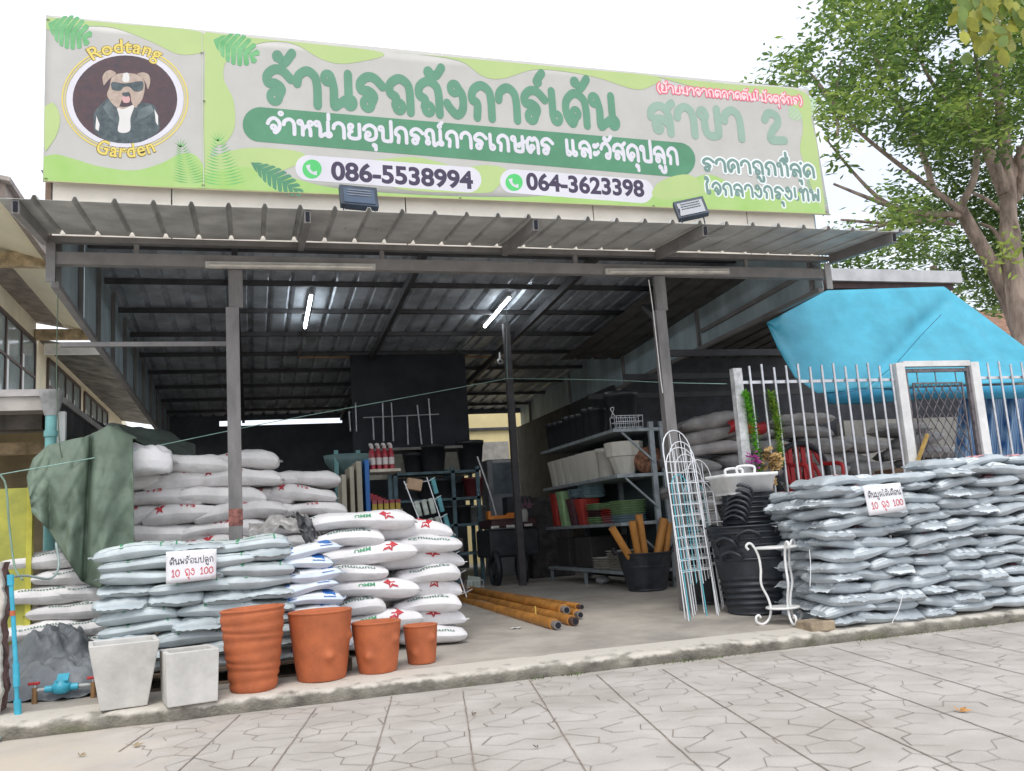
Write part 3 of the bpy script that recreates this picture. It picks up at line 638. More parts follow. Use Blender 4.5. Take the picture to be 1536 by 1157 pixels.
for lf, w_, mm_ in ((.012, .5, P_red), (.0165, .2, P_pinkw)):
    thai('notice_lettering', RT, (986,138), (1204,158), hgt(990,138,11), hgt(1200,158,11), w_, lf, mm_)
# ---------------------------------------------------------------- floodlights, tubes, conduit, camera, strings
M_lamp = mat('floodlight_body', (.03, .045, .07), .5, .2, .2, 10); M_glass = mat('lamp_glass', (.06, .09, .14), .15, 0, .1, 5)
def floodlight(px, py, w_, h_, lab, skew):
    Yv = 7.45; c = at(px, py, Yv); t = thing('floodlight', lab, 'floodlight', (c.x, Yv, c.z-h_/2), 'floodlights on the awning below the banner')
    rot = Matrix.Rotation(R(-24), 3, 'X') @ Matrix.Rotation(skew, 3, 'Z')
    hd = MB(); hd.box(c, (w_, .06, h_), rot).box(c+rot @ Vector((0, .05, -.0)), (w_*.7, .05, h_*.7), rot); head = hd.build('housing', M_lamp, t, bevel=.006)
    MB().box(c+rot @ Vector((0, -.0325, -.01)), (w_*.82, .008, h_*.72), rot).build('glass', M_glass, head)
    f = MB()
    for k in range(3): f.box(c+rot @ Vector((0, -.036, h_*.22-k*.03)), (w_*.62, .012, .009), rot)
    f.build('cooling_fin', mat('lamp_fin', (.2, .22, .25), .5), head)
    for s in (-1, 1): MB().cyl((c.x+s*w_*.42, Yv, c.z), (c.x+s*w_*.40, Yv-.06, 3.68), .006, n=6).build('bracket', M_lamp, t)
floodlight(538, 297, .33, .235, 'black floodlight on the awning below the first phone number of the banner', R(4)); floodlight(1036, 314, .30, .225, 'black floodlight on the awning below the right slogan of the banner, the more tilted one', R(-20))
def batten(p0, p1, lab):
    a, b = at(*p0, 7.83), at(*p1, 7.83); t = thing('tube_light', lab, 'tube light', (a+b)/2, 'unlit tube lights on the front beam')
    MB().bar(a, b, .04, .055).build('batten', mat('batten_cream', (.62, .6, .56), .5), t, bevel=.004); d = (b-a).normalized()
    MB().cyl(a+d*.03+Vector((0, -.035, -.012)), b-d*.03+Vector((0, -.035, -.012)), .014, n=10).build('tube', mat('dead_tube', (.66, .62, .55), .3), t)
batten((308, 397.5), (563, 401), 'long unlit cream tube light on the front beam above the left post'); batten((908, 407.5), (1093, 407.5), 'unlit cream tube light on the front beam above the right post, the shorter one')
M_tube = emit('lit_tube', (.88, .95, 1), 18)
def lit(x, y0, y1, lab):
    a, b = Vector((x, y0, rz_(y0)-.09)), Vector((x, y1, rz_(y1)-.09)); t = thing('tube_light', lab, 'tube light', (a+b)/2, 'lit tube lights under the roof')
    MB().bar(a+Vector((0, 0, .03)), b+Vector((0, 0, .03)), .045, .03).build('batten', M_white, t); MB().cyl(a, b, .017, n=10).build('tube', M_tube, t)
lit(.77, 11.05, 12.45, 'lit white tube light under the roof, nearer the left post'); lit(3.36, 11.05, 12.4, 'lit white tube light under the roof, to the right above the security camera')
cd = MB(); z = lambda y: rz_(y)-.07
cd.tube([(.77, 12.5, z(12.5)), (.76, 14.2, z(14.2))], .012, 6); cd.tube([(3.36, 12.45, z(12.45)), (3.30, 14.2, z(14.2))], .012, 6)
cdo = cd.build('conduit', M_alu, loc=(.77, 12.5, z(12.5)), label='thin pale conduit run joining the two lit tube lights under the roof', cat='conduit')
MB().tube([(.76, 14.2, z(14.2)), (3.3, 14.25, z(14.2)), (4.15, 14.3, z(14.3))], .014, 6).build('cross_conduit', mat('orange_conduit', (.45, .25, .1), .5), cdo)
MB().box((3.25, 14.2, z(14.2)), (.12, .1, .12)).build('junction_box', mat('orange_box', (.5, .26, .07), .6), loc=(3.25, 14.2, z(14.2)-.06), label='small orange junction box under the roof where the conduits meet', cat='junction box', bevel=.01)
q = at(750, 541, 12.2); t = thing('security_camera', 'small white security camera hanging under the roof beside the inner post', 'camera', q)
MB().cyl(q+Vector((0, .05, 0)), q+Vector((-.02, -.08, -.03)), .035).build('camera_body', M_white, t); MB().cyl(q+Vector((0, 0, .02)), q+Vector((0, 0, .12)), .012).build('mount', M_white, t); MB().cyl(q+Vector((-.02, -.082, -.03)), q+Vector((-.021, -.09, -.032)), .024).build('lens', M_black, t)
def string(pts, lab, r=.004, mm_=None, k=10):
    s = MB(); s.tube(cr_spline(pts, k), r, 5); s.build('cord', mm_ or mat('green_string', (.35, .55, .48), .7), loc=pts[0], label=lab, cat='cord')
kn = at(761, 568, 10.5)
string([at(0, 712, 7.5), at(200, 676, 8.0), at(400, 635, 9.0), at(600, 598, 9.8), kn], 'pale green cord strung across the shop front from the left edge to the middle knot')
string([kn, at(900, 570, 9.2), at(1000, 574, 8.2), at(1090, 576, 7.9)], 'pale green cord running from the middle knot to the fence post', .0035)
string([at(760, 440, 10.5), at(760, 520, 10.5), kn], 'pale cord hanging straight down from the roof to the middle knot', .0035)
string([at(87, 440, 7.8), at(85, 560, 7.8), at(89, 660, 7.8), at(96, 700, 7.8)], 'dark green cord hanging down outside the left side panel over the green tarpaulin', .005, mat('dark_green_string', (.10, .14, .10), .8))
string([at(973, 420, 7.82), at(980, 470, 7.82), at(990, 560, 7.84), at(994, 590, 7.84)], 'white flex hanging down along the right post', .005, M_white)
# ---------------------------------------------------------------- filled sacks: pillow surfaces with crimped ends, folds and printed patches
class Sack:
    def __init__(s, a, b, t, seed, flap=.06, droop=.02, fold=.006, fat=.45, bend=0):
        s.a, s.b, s.t, s.seed, s.flap, s.droop, s.fold, s.fat, s.bend = a, b, t, seed, flap, droop, fold*1.35, fat, bend
        r = random.Random(seed); s.ph = [r.uniform(0, 6.28) for _ in range(10)]; s.f = [r.uniform(.7, 1.3) for _ in range(10)]
    def p(s, u, v, side, lift=0):
        """u along the length, v across, both -1..1; side +1 top, -1 underside"""
        ph, f = s.ph, s.f
        e = max(0, 1-abs(u)**4.5); g = max(0, 1-abs(v)**4.5)
        h = s.t*(e*g)**s.fat*(1+.16*math.sin(2.3*f[0]*u+ph[0])+.09*math.sin(3.1*f[1]*v+ph[1]+u*2))
        en = math.exp(-(1-abs(u))*4.5)*(1-abs(u)**12)
        sg = 1 if u > 0 else 4.1
        fold = s.fold*(math.sin(13*f[2]*v+ph[2]*sg)+.6*math.sin(23*f[3]*v+ph[3]+u*6))*en*(g**.5)
        fold += s.fold*.55*math.sin(9*f[4]*u+5*v*f[5]+ph[4])*math.sin(7*v+ph[5]+u*3)*(g*e)**.5
        x = s.a*u*(1-.035*(1-v*v)*abs(u)*0)*(1+.03*math.sin(3*v+ph[6])*abs(u)) - math.copysign(.05*s.a*(abs(u)**6)*(1-v*v)*0, u)
        y = s.b*v*(1-.16*abs(u)**5)*(1+.035*math.sin(3.3*u+ph[7])) + s.bend*u*u
        z = s.t + (side*(h+fold+lift) if side > 0 else -(h*.92-fold*.3))
        z += -s.droop*(abs(u)**3)*(.6+.4*math.sin(ph[8]+u)) + .012*math.sin(2.2*u+ph[9])
        return Vector((x, y, z))
    def mesh(s, name, m, nu=20, nv=12, fm=None):
        mb = MB()
        for side in (1, -1):
            def fn(i, j, sd=side):
                u = math.sin((i*2-1)*math.pi/2*.98)/math.sin(math.pi/2*.98); v = math.sin((j*2-1)*math.pi/2*.95)/math.sin(math.pi/2*.95)
                return s.p(u, v, sd)
            k = len(mb.f); mb.grid(fn, nu, nv, True)
            if side < 0:
                for q in range(k, len(mb.f)): mb.f[q] = mb.f[q][::-1]
        mb.cur = 1 if fm else 0
        for e in (-1, 1):                                       # the crimped, crumpled end flap
            def fl(i, j):
                v = (i*2-1)*.96; q = s.p(e, v, 1); w_ = s.flap*(.8+.2*math.sin(3*v+s.ph[1]*e)+.06*math.sin(11*v+s.ph[2]))
                return q+Vector((e*w_*j, -v*.012*j, (-.45*w_*math.sin(s.ph[3]+e)+.13*s.flap*math.sin(5*v+s.ph[4]+e)+.003*math.sin(17*v))*j-.25*w_*j*j))
            if s.flap: mb.grid(fl, 12, 2, True)
        return mb.build(name, [m, fm] if fm else m)
    def patch(s, mb, u0, u1, v0, v1, lift=.0025, n=6, side=1):
        k = len(mb.f)
        mb.grid(lambda i, j: s.p(u0+(u1-u0)*i, v0+(v1-v0)*j, side, lift), n, n, True)
        if (u1-u0)*(v1-v0) < 0:
            for q in range(k, len(mb.f)): mb.f[q] = mb.f[q][::-1]
    def vz(s, hz): return -(1-min(.985, max(.04, hz))**(1/s.fat))**(1/4.5)
    def star(s, mb, cu, cv, r, lift=.004, rot=.3, side=1):
        pts = []
        for k in range(10):
            q = r if k % 2 == 0 else r*.42; a = rot+math.pi*k/5; pts.append((cu+q*math.cos(a)/s.a, s.vz(cv+q*math.sin(a)/s.t)))
        c = s.p(cu, s.vz(cv), side, lift); vs = [c]+[s.p(a, b, side, lift) for a, b in pts]
        mb.add(vs, [(0, 1+k, 1+(k+1) % 10) for k in range(10)])
    def text(s, mb, body, u0, u1, v, h, lift=.004, flip=False, off=.03):
        vs, fs = text_mesh(body, 1, off); x1 = max(q.x for q in vs); out = []
        for q in vs:
            t = q.x/x1; yy = q.y*h
            if flip: t = 1-t; yy = -yy
            out.append(s.p(u0+(u1-u0)*t, max(-.98, min(.98, v+yy)) if v > -.7 else s.vz(1+v*.5+yy), 1, lift))
        mb.add(out, fs)
M_soil = mat('soil_bag_film', (.455, .515, .535), .42, 0, .08, 5, .25, 14, rand=.12, crease=.5)
M_greybag = mat('grey_bag_film', (.43, .475, .505), .42, 0, .09, 5, .3, 12, rand=.14, crease=.4)
M_blueb = mat('pale_blue_film', (.60, .68, .78), .4, 0, .06, 5, .25, 14, rand=.06, crease=.5)
M_sack = mat('woven_white_sack', (.72, .705, .71), .55, 0, .07, 3, .45, 14, rand=.07, crease=.35)
M_sackd = mat('woven_grey_sack', (.72, .70, .69), .65, 0, .12, 3, .35, 14, rand=.12, crease=.4)
K_pale = mat('bag_print_pale', (.60, .66, .66), .45, 0, .06, 10, rand=.08); K_green = mat('bag_print_green', (.05, .30, .14), .5, 0, .12, 30); K_blue = mat('bag_print_blue', (.03, .16, .48), .5, 0, .12, 30); K_red = mat('bag_print_red', (.50, .035, .05), .55, 0, .15, 30)
K_palered = mat('bag_print_faded_red', (.62, .30, .32), .55, 0, .2, 20); K_white = mat('bag_print_white', (.74, .75, .77), .45, 0, .04, 10); K_dgreen = mat('bag_print_text', (.10, .20, .15), .55, 0, .2, 20); K_flap = mat('bag_flap_pale', (.66, .70, .73), .4, 0, .06, 8)
def protos(kind):
    out = []
    if kind == 'soil':
        for i in range(5):
            s = Sack(.275, .195, .049, 11+i, .035, .024, .007, .30); o = s.mesh('soil_bag', M_soil); out.append(o)
            m = MB(); s.patch(m, -.86, .86, -.93, .55, n=10); m.build('printed_label', K_pale, o)
            m = MB(); s.patch(m, -.34, -.26, -.97, .6, .005, 8); s.patch(m, .62, .66, -.97, .4, .005, 8); m.build('green_band', K_green, o)
            m = MB(); s.text(m, 'HAPPY CROPS', -.2, .58, -.35, .34, .006, i % 2 == 0); m.build('lettering', K_green, o)
    if kind == 'grey':
        for i in range(7):
            s = Sack(.222, .158, .0465, 31+i, .045, .02, .010, .46, .01*(i % 3-1)); o = s.mesh('grey_soil_bag', M_greybag, 20, 12, K_flap); out.append(o)
            m = MB(); s.patch(m, (.45 if i % 2 else -.95), (.95 if i % 2 else -.3), -.96, .7, n=9); m.build('pale_panel', K_flap, o)
            if i % 3 == 0:
                m = MB(); s.patch(m, -.2, .25, -.5, .3, .005, 6); m.build('faded_print', K_palered, o)
    if kind == 'blue':
        for i in range(3):
            s = Sack(.21, .15, .048, 51+i, .045, .012, .005); o = s.mesh('blue_printed_bag', M_blueb); out.append(o)
            m = MB(); s.patch(m, -.75, .85, -.95, .5, n=9); m.build('printed_label', K_white, o)
            m = MB(); s.patch(m, -.92, -.62, -.985, .6, .004, 7); s.patch(m, .30, .72, -.985, .6, .005, 7); m.build('blue_band', K_blue, o)
    if kind == 'star':
        for i in range(4):
            s = Sack(.43, .27, .076, 71+i, .03, .035, .015, .33); o = s.mesh('white_sack', M_sack, 24, 14); out.append(o)
            m = MB(); s.star(m, (.42, .5, .35, .46)[i], .62, .068, rot=.2+i); m.build('red_star', K_red, o)
            m = MB(); s.text(m, 'MMU', -.15, .16, -.84, .42, .005, i % 2 == 1); s.patch(m, -.9, -.87, -.7, -.4, .005, 3); m.build('green_lettering', K_green, o)
    if kind == 'end':
        for i in range(3):
            s = Sack(.275, .30, .074, 91+i, .0, .025, .016, .33); o = s.mesh('white_sack', M_sack, 22, 14); out.append(o)
            m = MB(); s.text(m, 'nummu2s', -.62, .62, -.74, .34, .005, i == 1, .02); m.build('stitched_lettering', K_dgreen, o)
    if kind == 'rear':
        for i in range(4):
            s = Sack(.40, .26, .086, 111+i, .03, .045, .017, .33); o = s.mesh('white_sack', M_sackd, 22, 12); out.append(o)
            m = MB()
            if i != 2: s.text(m, '112', -.2, .15, -.86, .36, .005); m.build('red_lettering', K_red, o)
            if i == 1: m = MB(); s.star(m, -.6, .62, .05); m.build('red_star', K_red, o)
    return out
used = set()
def place(pool, i, loc, rz, tilt=0, label='', cat='sack', group=None, roll=0, sc=1):
    o = pool[i % len(pool)]
    if o.name in used: o = copy_tree(o)
    used.add(o.name); o.location = loc; o.rotation_euler = (roll, tilt, rz); o.scale = (sc, sc, sc)
    return props(o, label, cat, group)
def nth(i, n, frm='left'): return 'leftmost' if i == 0 else ('rightmost' if i == n-1 else ORD[i]+' from the left')
def lay(i, n): return 'top layer' if i == n-1 else ('bottom layer' if i == 0 else ORD[i]+' layer up')
PI = math.pi
# pallets under the left stacks
def pallet(x0, x1, y0, y1, z, lab):
    t = thing('pallet', lab, 'pallet', ((x0+x1)/2, (y0+y1)/2, z), 'wooden pallets under the bags')
    for k in range(3): 
        x = x0+(x1-x0)*(.04+.46*k); MB().b2((x-.045 if k else x, y0, z), (x+.045, y1, z+.085)).build('bearer', mat('pallet_wood', (.16, .12, .085), .85, 0, .25, 6), t)
    for k in range(5):
        y = y0+(y1-y0-.09)*k/4; MB().b2((x0, y-.004, z+.087), (x1, y+.09, z+.105)).build('slat', mat('pallet_wood', (.16, .12, .085)), t)
    MB().b2((x0, y0-.006, z-.01), (x1, y0+.08, z+.012)).build('bottom_board', mat('pallet_wood', (.16, .12, .085)), t)
pallet(-1.02, -.02, 6.74, 7.7, fz(6.8), 'brown wooden pallet under the soil bags behind the two white planters'); pallet(.02, .66, 6.74, 7.7, fz(6.8), 'brown wooden pallet under the blue printed bags behind the ribbed clay pot')
# soil bags
soil = protos('soil'); zb = fz(6.8)+.10; NL = 10; dzs = .0875
for L in range(NL):
    z = zb+L*dzs; row = []
    if L % 2 == 0: row = [(-.76, 0), (-.245, 0), (.10, 1)] if L % 4 == 0 else [(-.86, 1), (-.42, 0), (.03, 0)]
    else: row = [(-.87, 1), (-.52, 1), (-.17, 1), (.13, 1)] if L % 4 == 1 else [(-.75, 0), (-.36, 1), (.01, 0)]
    if L == NL-1: row = [(-.80, 0), (-.36, 1), (.0, 0)]
    for i, (x, e) in enumerate(row):
        y = 6.98+rnd.uniform(-.02, .02)-(.0 if e else -.0)
        kind = 'end on' if e else 'lengthwise'
        place(soil, L*3+i, (x+rnd.uniform(-.015, .015), y+(.09 if e else .0), z+rnd.uniform(-.004, .004)), (PI/2 if e else 0)+rnd.uniform(-.05, .05)+(PI if rnd.random() < .0 else 0), rnd.uniform(-.03, .03),
              'pale soil bag laid %s, %s of left stack, %s' % (kind, lay(L, NL), nth(i, len(row))), 'soil bag', 'pale grey green soil bags in the left stack', rnd.uniform(-.03, .05))
    if L >= NL-2:
        for i, x in enumerate((-.72, -.2)):
            place(soil, L+i, (x, 7.36, z), rnd.uniform(-.06, .06), 0, 'pale soil bag, %s of the back row, %s, left stack' % (('left', 'right')[i], lay(L, NL)), 'soil bag', 'pale grey green soil bags in the left stack')
# blue bags
blue = protos('blue'); NB = 9
for L in range(NB):
    place(blue, L, (.42+.008*L*(-1)**L*.5+.012*(4-L)*.6, 6.97, fz(6.8)+.105+L*.089), rnd.uniform(-.05, .05), -.06+rnd.uniform(-.02, .02), 'pale blue bag with blue bands in the narrow stack, %s' % lay(L, NB), 'bag', 'blue printed bags in the narrow stack', .02)
# front white sacks, two columns of alternating sacks
star = protos('star'); endp = protos('end'); n1, n2 = 8, 8
for L in range(n1):
    z = fz(7.4)+.02+L*.135
    if L % 2 == (n1-1) % 2: place(star, L, (.86+rnd.uniform(-.02, .02), 7.50, z), rnd.uniform(-.04, .04), rnd.uniform(-.02, .03), 'red starred white sack, left column of the front sacks, %s' % lay(L, n1), 'sack', 'white sacks in the front stack')
    else: place(endp, L, (.74+rnd.uniform(-.02, .02), 7.52, z), rnd.uniform(-.05, .05), 0, 'white sack showing stitched lettering, left column of the front sacks, %s' % lay(L, n1), 'sack', 'white sacks in the front stack')
for L in range(n2):
    z = fz(7.5)+.005+L*.122
    if L % 2 == 1: place(star, L+1, (1.28+rnd.uniform(-.02, .02)-(.05 if L == 7 else 0), 7.68, z), rnd.uniform(-.05, .03), rnd.uniform(-.03, .02), 'red starred white sack, right column of the front sacks, %s' % lay(L, n2), 'sack', 'white sacks in the front stack')
    else: place(endp, L+1, (1.40+rnd.uniform(-.02, .02), 7.62, z), rnd.uniform(-.06, .04), 0, 'white sack showing stitched lettering, right column of the front sacks, %s' % lay(L, n2), 'sack', 'white sacks in the front stack')
# clear wrapper sack at the foot
# rear white sacks on both sides of the left post
rear = protos('rear'); NR = 11
for L in range(NR):
    z = fz(8.4)+.03+L*.15
    if L < 3: continue
    xs = [-.98, -.50, -.12] if L % 2 else [-.78, -.26]
    if L == NR-1: xs = [-.6, -.12]
    for i, x in enumerate(xs):
        place(rear, L+i*2, (x+rnd.uniform(-.03, .03), 8.55+rnd.uniform(-.03, .03), z), rnd.uniform(-.08, .08), rnd.uniform(-.05, .05), 'white sack left of the left post, %s in layer %s up' % (nth(i, len(xs)), ['', 'one', 'two', 'three', 'four', 'five', 'six', 'seven', 'eight', 'nine', 'ten', 'eleven'][L+1]), 'sack', 'white sacks in the tall rear stack')
NQ = 9
for L in range(3, NQ+1):
    z = fz(8.4)+.03+L*.15; xs = [.16, .52] if L % 2 else [.06, .46]
    if L == NQ: xs = [.12, .50]
    for i, x in enumerate(xs):
        place(rear, L+i, (x+rnd.uniform(-.03, .03), 8.68+rnd.uniform(-.03, .03), z), rnd.uniform(-.1, .1), rnd.uniform(-.05, .05) + (.06 if i else 0), 'white sack right of the left post, %s one in layer %s up' % (('left', 'right')[i], ['', 'one', 'two', 'three', 'four', 'five', 'six', 'seven', 'eight', 'nine', 'ten'][L+1]), 'sack', 'white sacks right of the post', 0, .82)
bb = Sack(.22, .2, .13, 300, .05, .0, .035, .26).mesh('white_bale', M_sack, 30, 24); bb.location = (-.86, 8.2, 1.68); props(bb, 'bulky crumpled white bale on top of the white sacks beside the green tarpaulin', 'bale')
# plastic sheet slumped between stacks, torn
M_film = mat('dull_plastic_film', (.33, .32, .31), .35, 0, .25, 8, .5, 12)
def crumple(fn, nu, nv, name, m, label, cat, loc, solid=.004): return MB().grid(fn, nu, nv, True).build(name, m, loc=loc, label=label, cat=cat, solid=solid)
crumple(lambda u, v: Vector((-.02+u*.55, 7.28+v*.35+.04*hnoise(u*6, v*5, 2), 1.10+.06*math.sin(u*3)+.10*v+.045*hnoise(u*9, v*7, 4))), 26, 16, 'plastic_sheet', M_film, 'crumpled grey plastic sheet lying across the tops of the left soil bags', 'sheet', (.2, 7.3, 1.1))
crumple(lambda u, v: Vector((.31+u*.14+v*.08, 7.2+v*.1+.05*hnoise(u*5, v*5, 3), 1.30-v*.24-.06*u+.03*hnoise(u*9, v*9, 1))), 12, 14, 'plastic_rag', mat('dark_grey_plastic', (.16, .155, .16), .45, 0, .25, 8, .5, 14), 'dark grey plastic rag hanging behind the blue printed bags', 'rag', (.4, 7.2, 1.2))
# ---------------------------------------------------------------- right wall of grey bags
grey = protos('grey'); NG = 14; zg = fz(6.3)
WORD = ['one', 'two', 'three', 'four', 'five', 'six', 'seven', 'eight', 'nine', 'ten', 'eleven', 'twelve', 'thirteen', 'fourteen', 'fifteen']
def gplace(i, x, y, z, rz, where, L):
    place(grey, i, (x, y, z), rz+rnd.uniform(-.12, .12), rnd.uniform(-.06, .06), 'grey bag, %s, layer %s up' % (where, WORD[L]), 'soil bag', 'grey soil bags in the right wall of bags', rnd.uniform(-.05, .07))
cnt = 0
for L in range(NG):
    z = zg+.0+L*.0855; inset = .004*L
    # corner and front of the first block
    xs = [4.62+inset, 5.03, 5.43] if L % 2 else [4.56+inset, 4.84, 5.13, 5.44]
    for i, x in enumerate(xs):
        cnt += 1; e = L % 2 == 0 and (i != 1)
        gplace(cnt+L*2, x+rnd.uniform(-.03, .03), 6.42+inset*.4+rnd.uniform(-.025, .025)+(.05 if e else 0), z+rnd.uniform(-.008, .008), PI/2 if e else 0, 'left front of the bag wall, %s' % nth(i, len(xs)), L)
    # receding left side
    if L < NG-1:
        for i, y in enumerate((6.72, 7.02, 7.32) if L % 2 else (6.80, 7.20)):
            cnt += 1; gplace(cnt, 4.68+inset*.5-.0*i, y, z+.0, (0 if L % 2 else PI/2), 'receding left side of the bag wall, %s one' % ('nearest', 'second', 'third')[i], L)
    # second block, set a little forward and taller
    z2 = z+.02
    xs = [5.78, 6.18, 6.58, 6.98] if L % 2 == 0 else [5.74, 6.02, 6.36, 6.76]
    for i, x in enumerate(xs):
        cnt += 1; e = L % 2 == 1 and i < 2
        gplace(cnt+L, x+rnd.uniform(-.03, .03), 6.40+inset*.3+rnd.uniform(-.025, .025)+(.05 if e else 0)-(.05 if L > 11 else 0), z2+rnd.uniform(-.008, .008), PI/2 if e else 0, 'right front of the bag wall, %s' % nth(i, len(xs)), L)
for i, x in enumerate((5.76, 6.18, 6.6, 7.0)): cnt += 1; gplace(cnt, x, 6.46, zg+.02+14*.0855, 0, 'crest of the right bag wall, %s' % nth(i, 4), 14)
for L in (11, 12, 13):
    for i, x in enumerate((4.8, 5.3, 5.8, 6.3, 6.8)): cnt += 1; gplace(cnt, x, 6.80, zg+.0+L*.0855, 0, 'second row of the bag wall, %s' % nth(i, 5), L)
MB().b2((4.20, 6.27, zg-.01), (4.42, 6.5, zg+.07)).build('concrete_block', mat('brown_block', (.33, .26, .18), .9, 0, .2, 8, .3, 40), loc=(4.3, 6.35, zg-.01), label='brown concrete block on the floor at the front corner of the grey bags', cat='block', bevel=.012)
# ties hanging on the bags
def tie(pts, lab): MB().tube(cr_spline(pts, 6), .0035, 5).build('plastic_tie', K_white, loc=pts[-1], label=lab, cat='tie')
tie([at(1214, 825, 6.2), at(1216, 850, 6.2), at(1215, 880, 6.2)], 'thin white plastic tie hanging down the left part of the grey bags')
tie([at(1355, 888, 6.18), at(1348, 915, 6.18), at(1338, 934, 6.18)], 'thin white plastic tie hanging low on the front of the grey bags')
# ---------------------------------------------------------------- price signs
def sign(corners, Yv, lab, l1, l2, tilt=.0):
    """white card pinned to the bags; corners in order top left, top right, bottom right, bottom left"""
    P = [at(px, py, Yv) for px, py in corners]; t = thing('price_sign', lab, 'sign', (P[0]+P[1]+P[2]+P[3])/4, 'printed price cards on the bags')
    def fr(u, v, d=0): return (P[3]*(1-u)+P[2]*u)*(1-v)+(P[0]*(1-u)+P[1]*u)*v+Vector((0, -d, 0))
    m = MB(); m.grid(lambda u, v: fr(u, v, .004*math.sin(u*3)), 8, 6, True); m.build('card', mat('card_white', (.80, .79, .82), .35, 0, .02, 3), t, solid=.003)
    W_ = (P[1]-P[0]).length; H_ = (P[0]-P[3]).length
    def ln(text, u0, u1, v, hx, m_, name, w_):
        L = tlen(text); m = MB(); letters(m, text, lambda x, y, dz: fr(u0+(u1-u0)*x/L, v+y*hx, .006+dz), w_); m.build(name, m_, t)
    ln(l1, .07, .95, .58, .17, P_ink if False else mat('sign_ink', (.045, .045, .055), .5), 'black_lettering', .13)
    ln(l2, .10, .95, .20, .22, mat('sign_red', (.60, .10, .12), .5), 'red_lettering', .15)
sign([(249, 828), (325, 823), (324, 868), (249, 877)], 6.72, 'white price card with black and red Thai lettering on the pale soil bags', 'ดินพร้อมปลูก', '10 ถุง 100')
sign([(1294, 729), (1350, 724), (1360, 765), (1304, 774)], 6.14, 'tilted white price card with black and red Thai lettering on the grey bags', 'ดินมูลไส้เดือน', '10 ถุง 100')
# ---------------------------------------------------------------- pots on the kerb
M_terra = mat('terracotta', (.44, .12, .043), .72, 0, .1, 7, .12, 60); M_terra_in = M_terra
M_cpot = mat('cast_concrete_pot', (.56, .545, .515), .8, 0, .10, 5, .1, 50)
def planter(px, py, top, bot, h, rz, lab, name='planter'):
    c = gr(px, py); t = thing(name, lab, 'planter', c, None, rz)
    m = MB(); w = .03
    def sq(r, z): return [Vector((sx*r, sy*r, z)) for sx, sy in ((-1, -1), (1, -1), (1, 1), (-1, 1))]
    R_ = [sq(bot, 0), sq(top, h), sq(top-w, h), sq(top-w-.01, h-.06), sq(bot*.9, .06)]
    vs = [c+p for r in R_ for p in r]; fs = [(k*4+i, k*4+(i+1) % 4, (k+1)*4+(i+1) % 4, (k+1)*4+i) for k in range(4) for i in range(4)]+[(3, 2, 1, 0), (16, 17, 18, 19)]
    m.add([p for p in vs], fs); m.build('pot_body', M_cpot, t, bevel=.006)
    s = MB(); s.poly([c+p for p in sq(top-w-.012, h-.10)]); s.build('soil', mat('pot_inside', (.2, .19, .18), .9), t)
planter(185, 1058, .205, .135, .40, R(9), 'tapered white concrete planter on the kerb, the flared one at the far left'); planter(284, 1052, .160, .150, .325, R(12), 'square white concrete planter on the kerb, between the flared one and the ribbed pot')
def clay(px, py, rt_, rb, h, lab, kind):
    c = gr(px, py); t = thing('clay_pot', lab, 'pot', c, 'terracotta pots along the kerb'); prof = []; n_ = 40
    for i in range(n_+1):
        f = i/n_; r = rb+(rt_-rb)*f**.75
        if kind == 'ribbed': r += .012*abs(math.sin(f*math.pi*8.2))**.5-.006
        prof.append((r, h*f))
    prof += [(rt_+.006, h+.006), (rt_-.004, h+.014), (rt_-.022, h+.010), (rt_-.03, h-.02), (rt_-.04, h-.12), (0.001, h-.125)]
    lean = .06 if kind == 'ribbed' else 0
    def wob(p, a):
        q = Vector(p); q.x *= 1+.012*math.sin(2*a+1); q.z += lean*p.x*(p.z/h)*(.5) + (.012*math.sin(p.z*30+a*1.0) if kind == 'ribbed' and p.z < h-.02 else 0)
        if kind != 'ribbed':
            for aa, zz, s_ in (((-1.35, .36, .035), (-.35, .62, .022)) if kind == 'a' else ((-2.1, .35, .028), (-.75, .66, .024)) if kind == 'b' else ((-.95, .68, .022), (-2.2, .3, .014))):
                da = (a-aa+math.pi) % (2*math.pi)-math.pi; d2 = (da*rt_)**2+(p.z-zz*h)**2; g = math.exp(-d2/(.0011))*s_; q.x += g*math.cos(a); q.y += g*math.sin(a)
        return q
    m = MB(); m.lathe(prof, c, 72, fn=wob); m.build('pot_body', M_terra, t)
clay(381, 1034, .207, .140, .52, 'tall ribbed terracotta pot with spiral grooves on the kerb', 'ribbed'); clay(483, 1018, .218, .160, .45, 'large smooth terracotta pot beside the ribbed one on the kerb', 'a')
clay(567, 1007, .174, .130, .335, 'medium smooth terracotta pot with two bumps, third along the kerb', 'b'); clay(633, 994, .125, .098, .262, 'smallest smooth terracotta pot at the right end of the row', 'c')
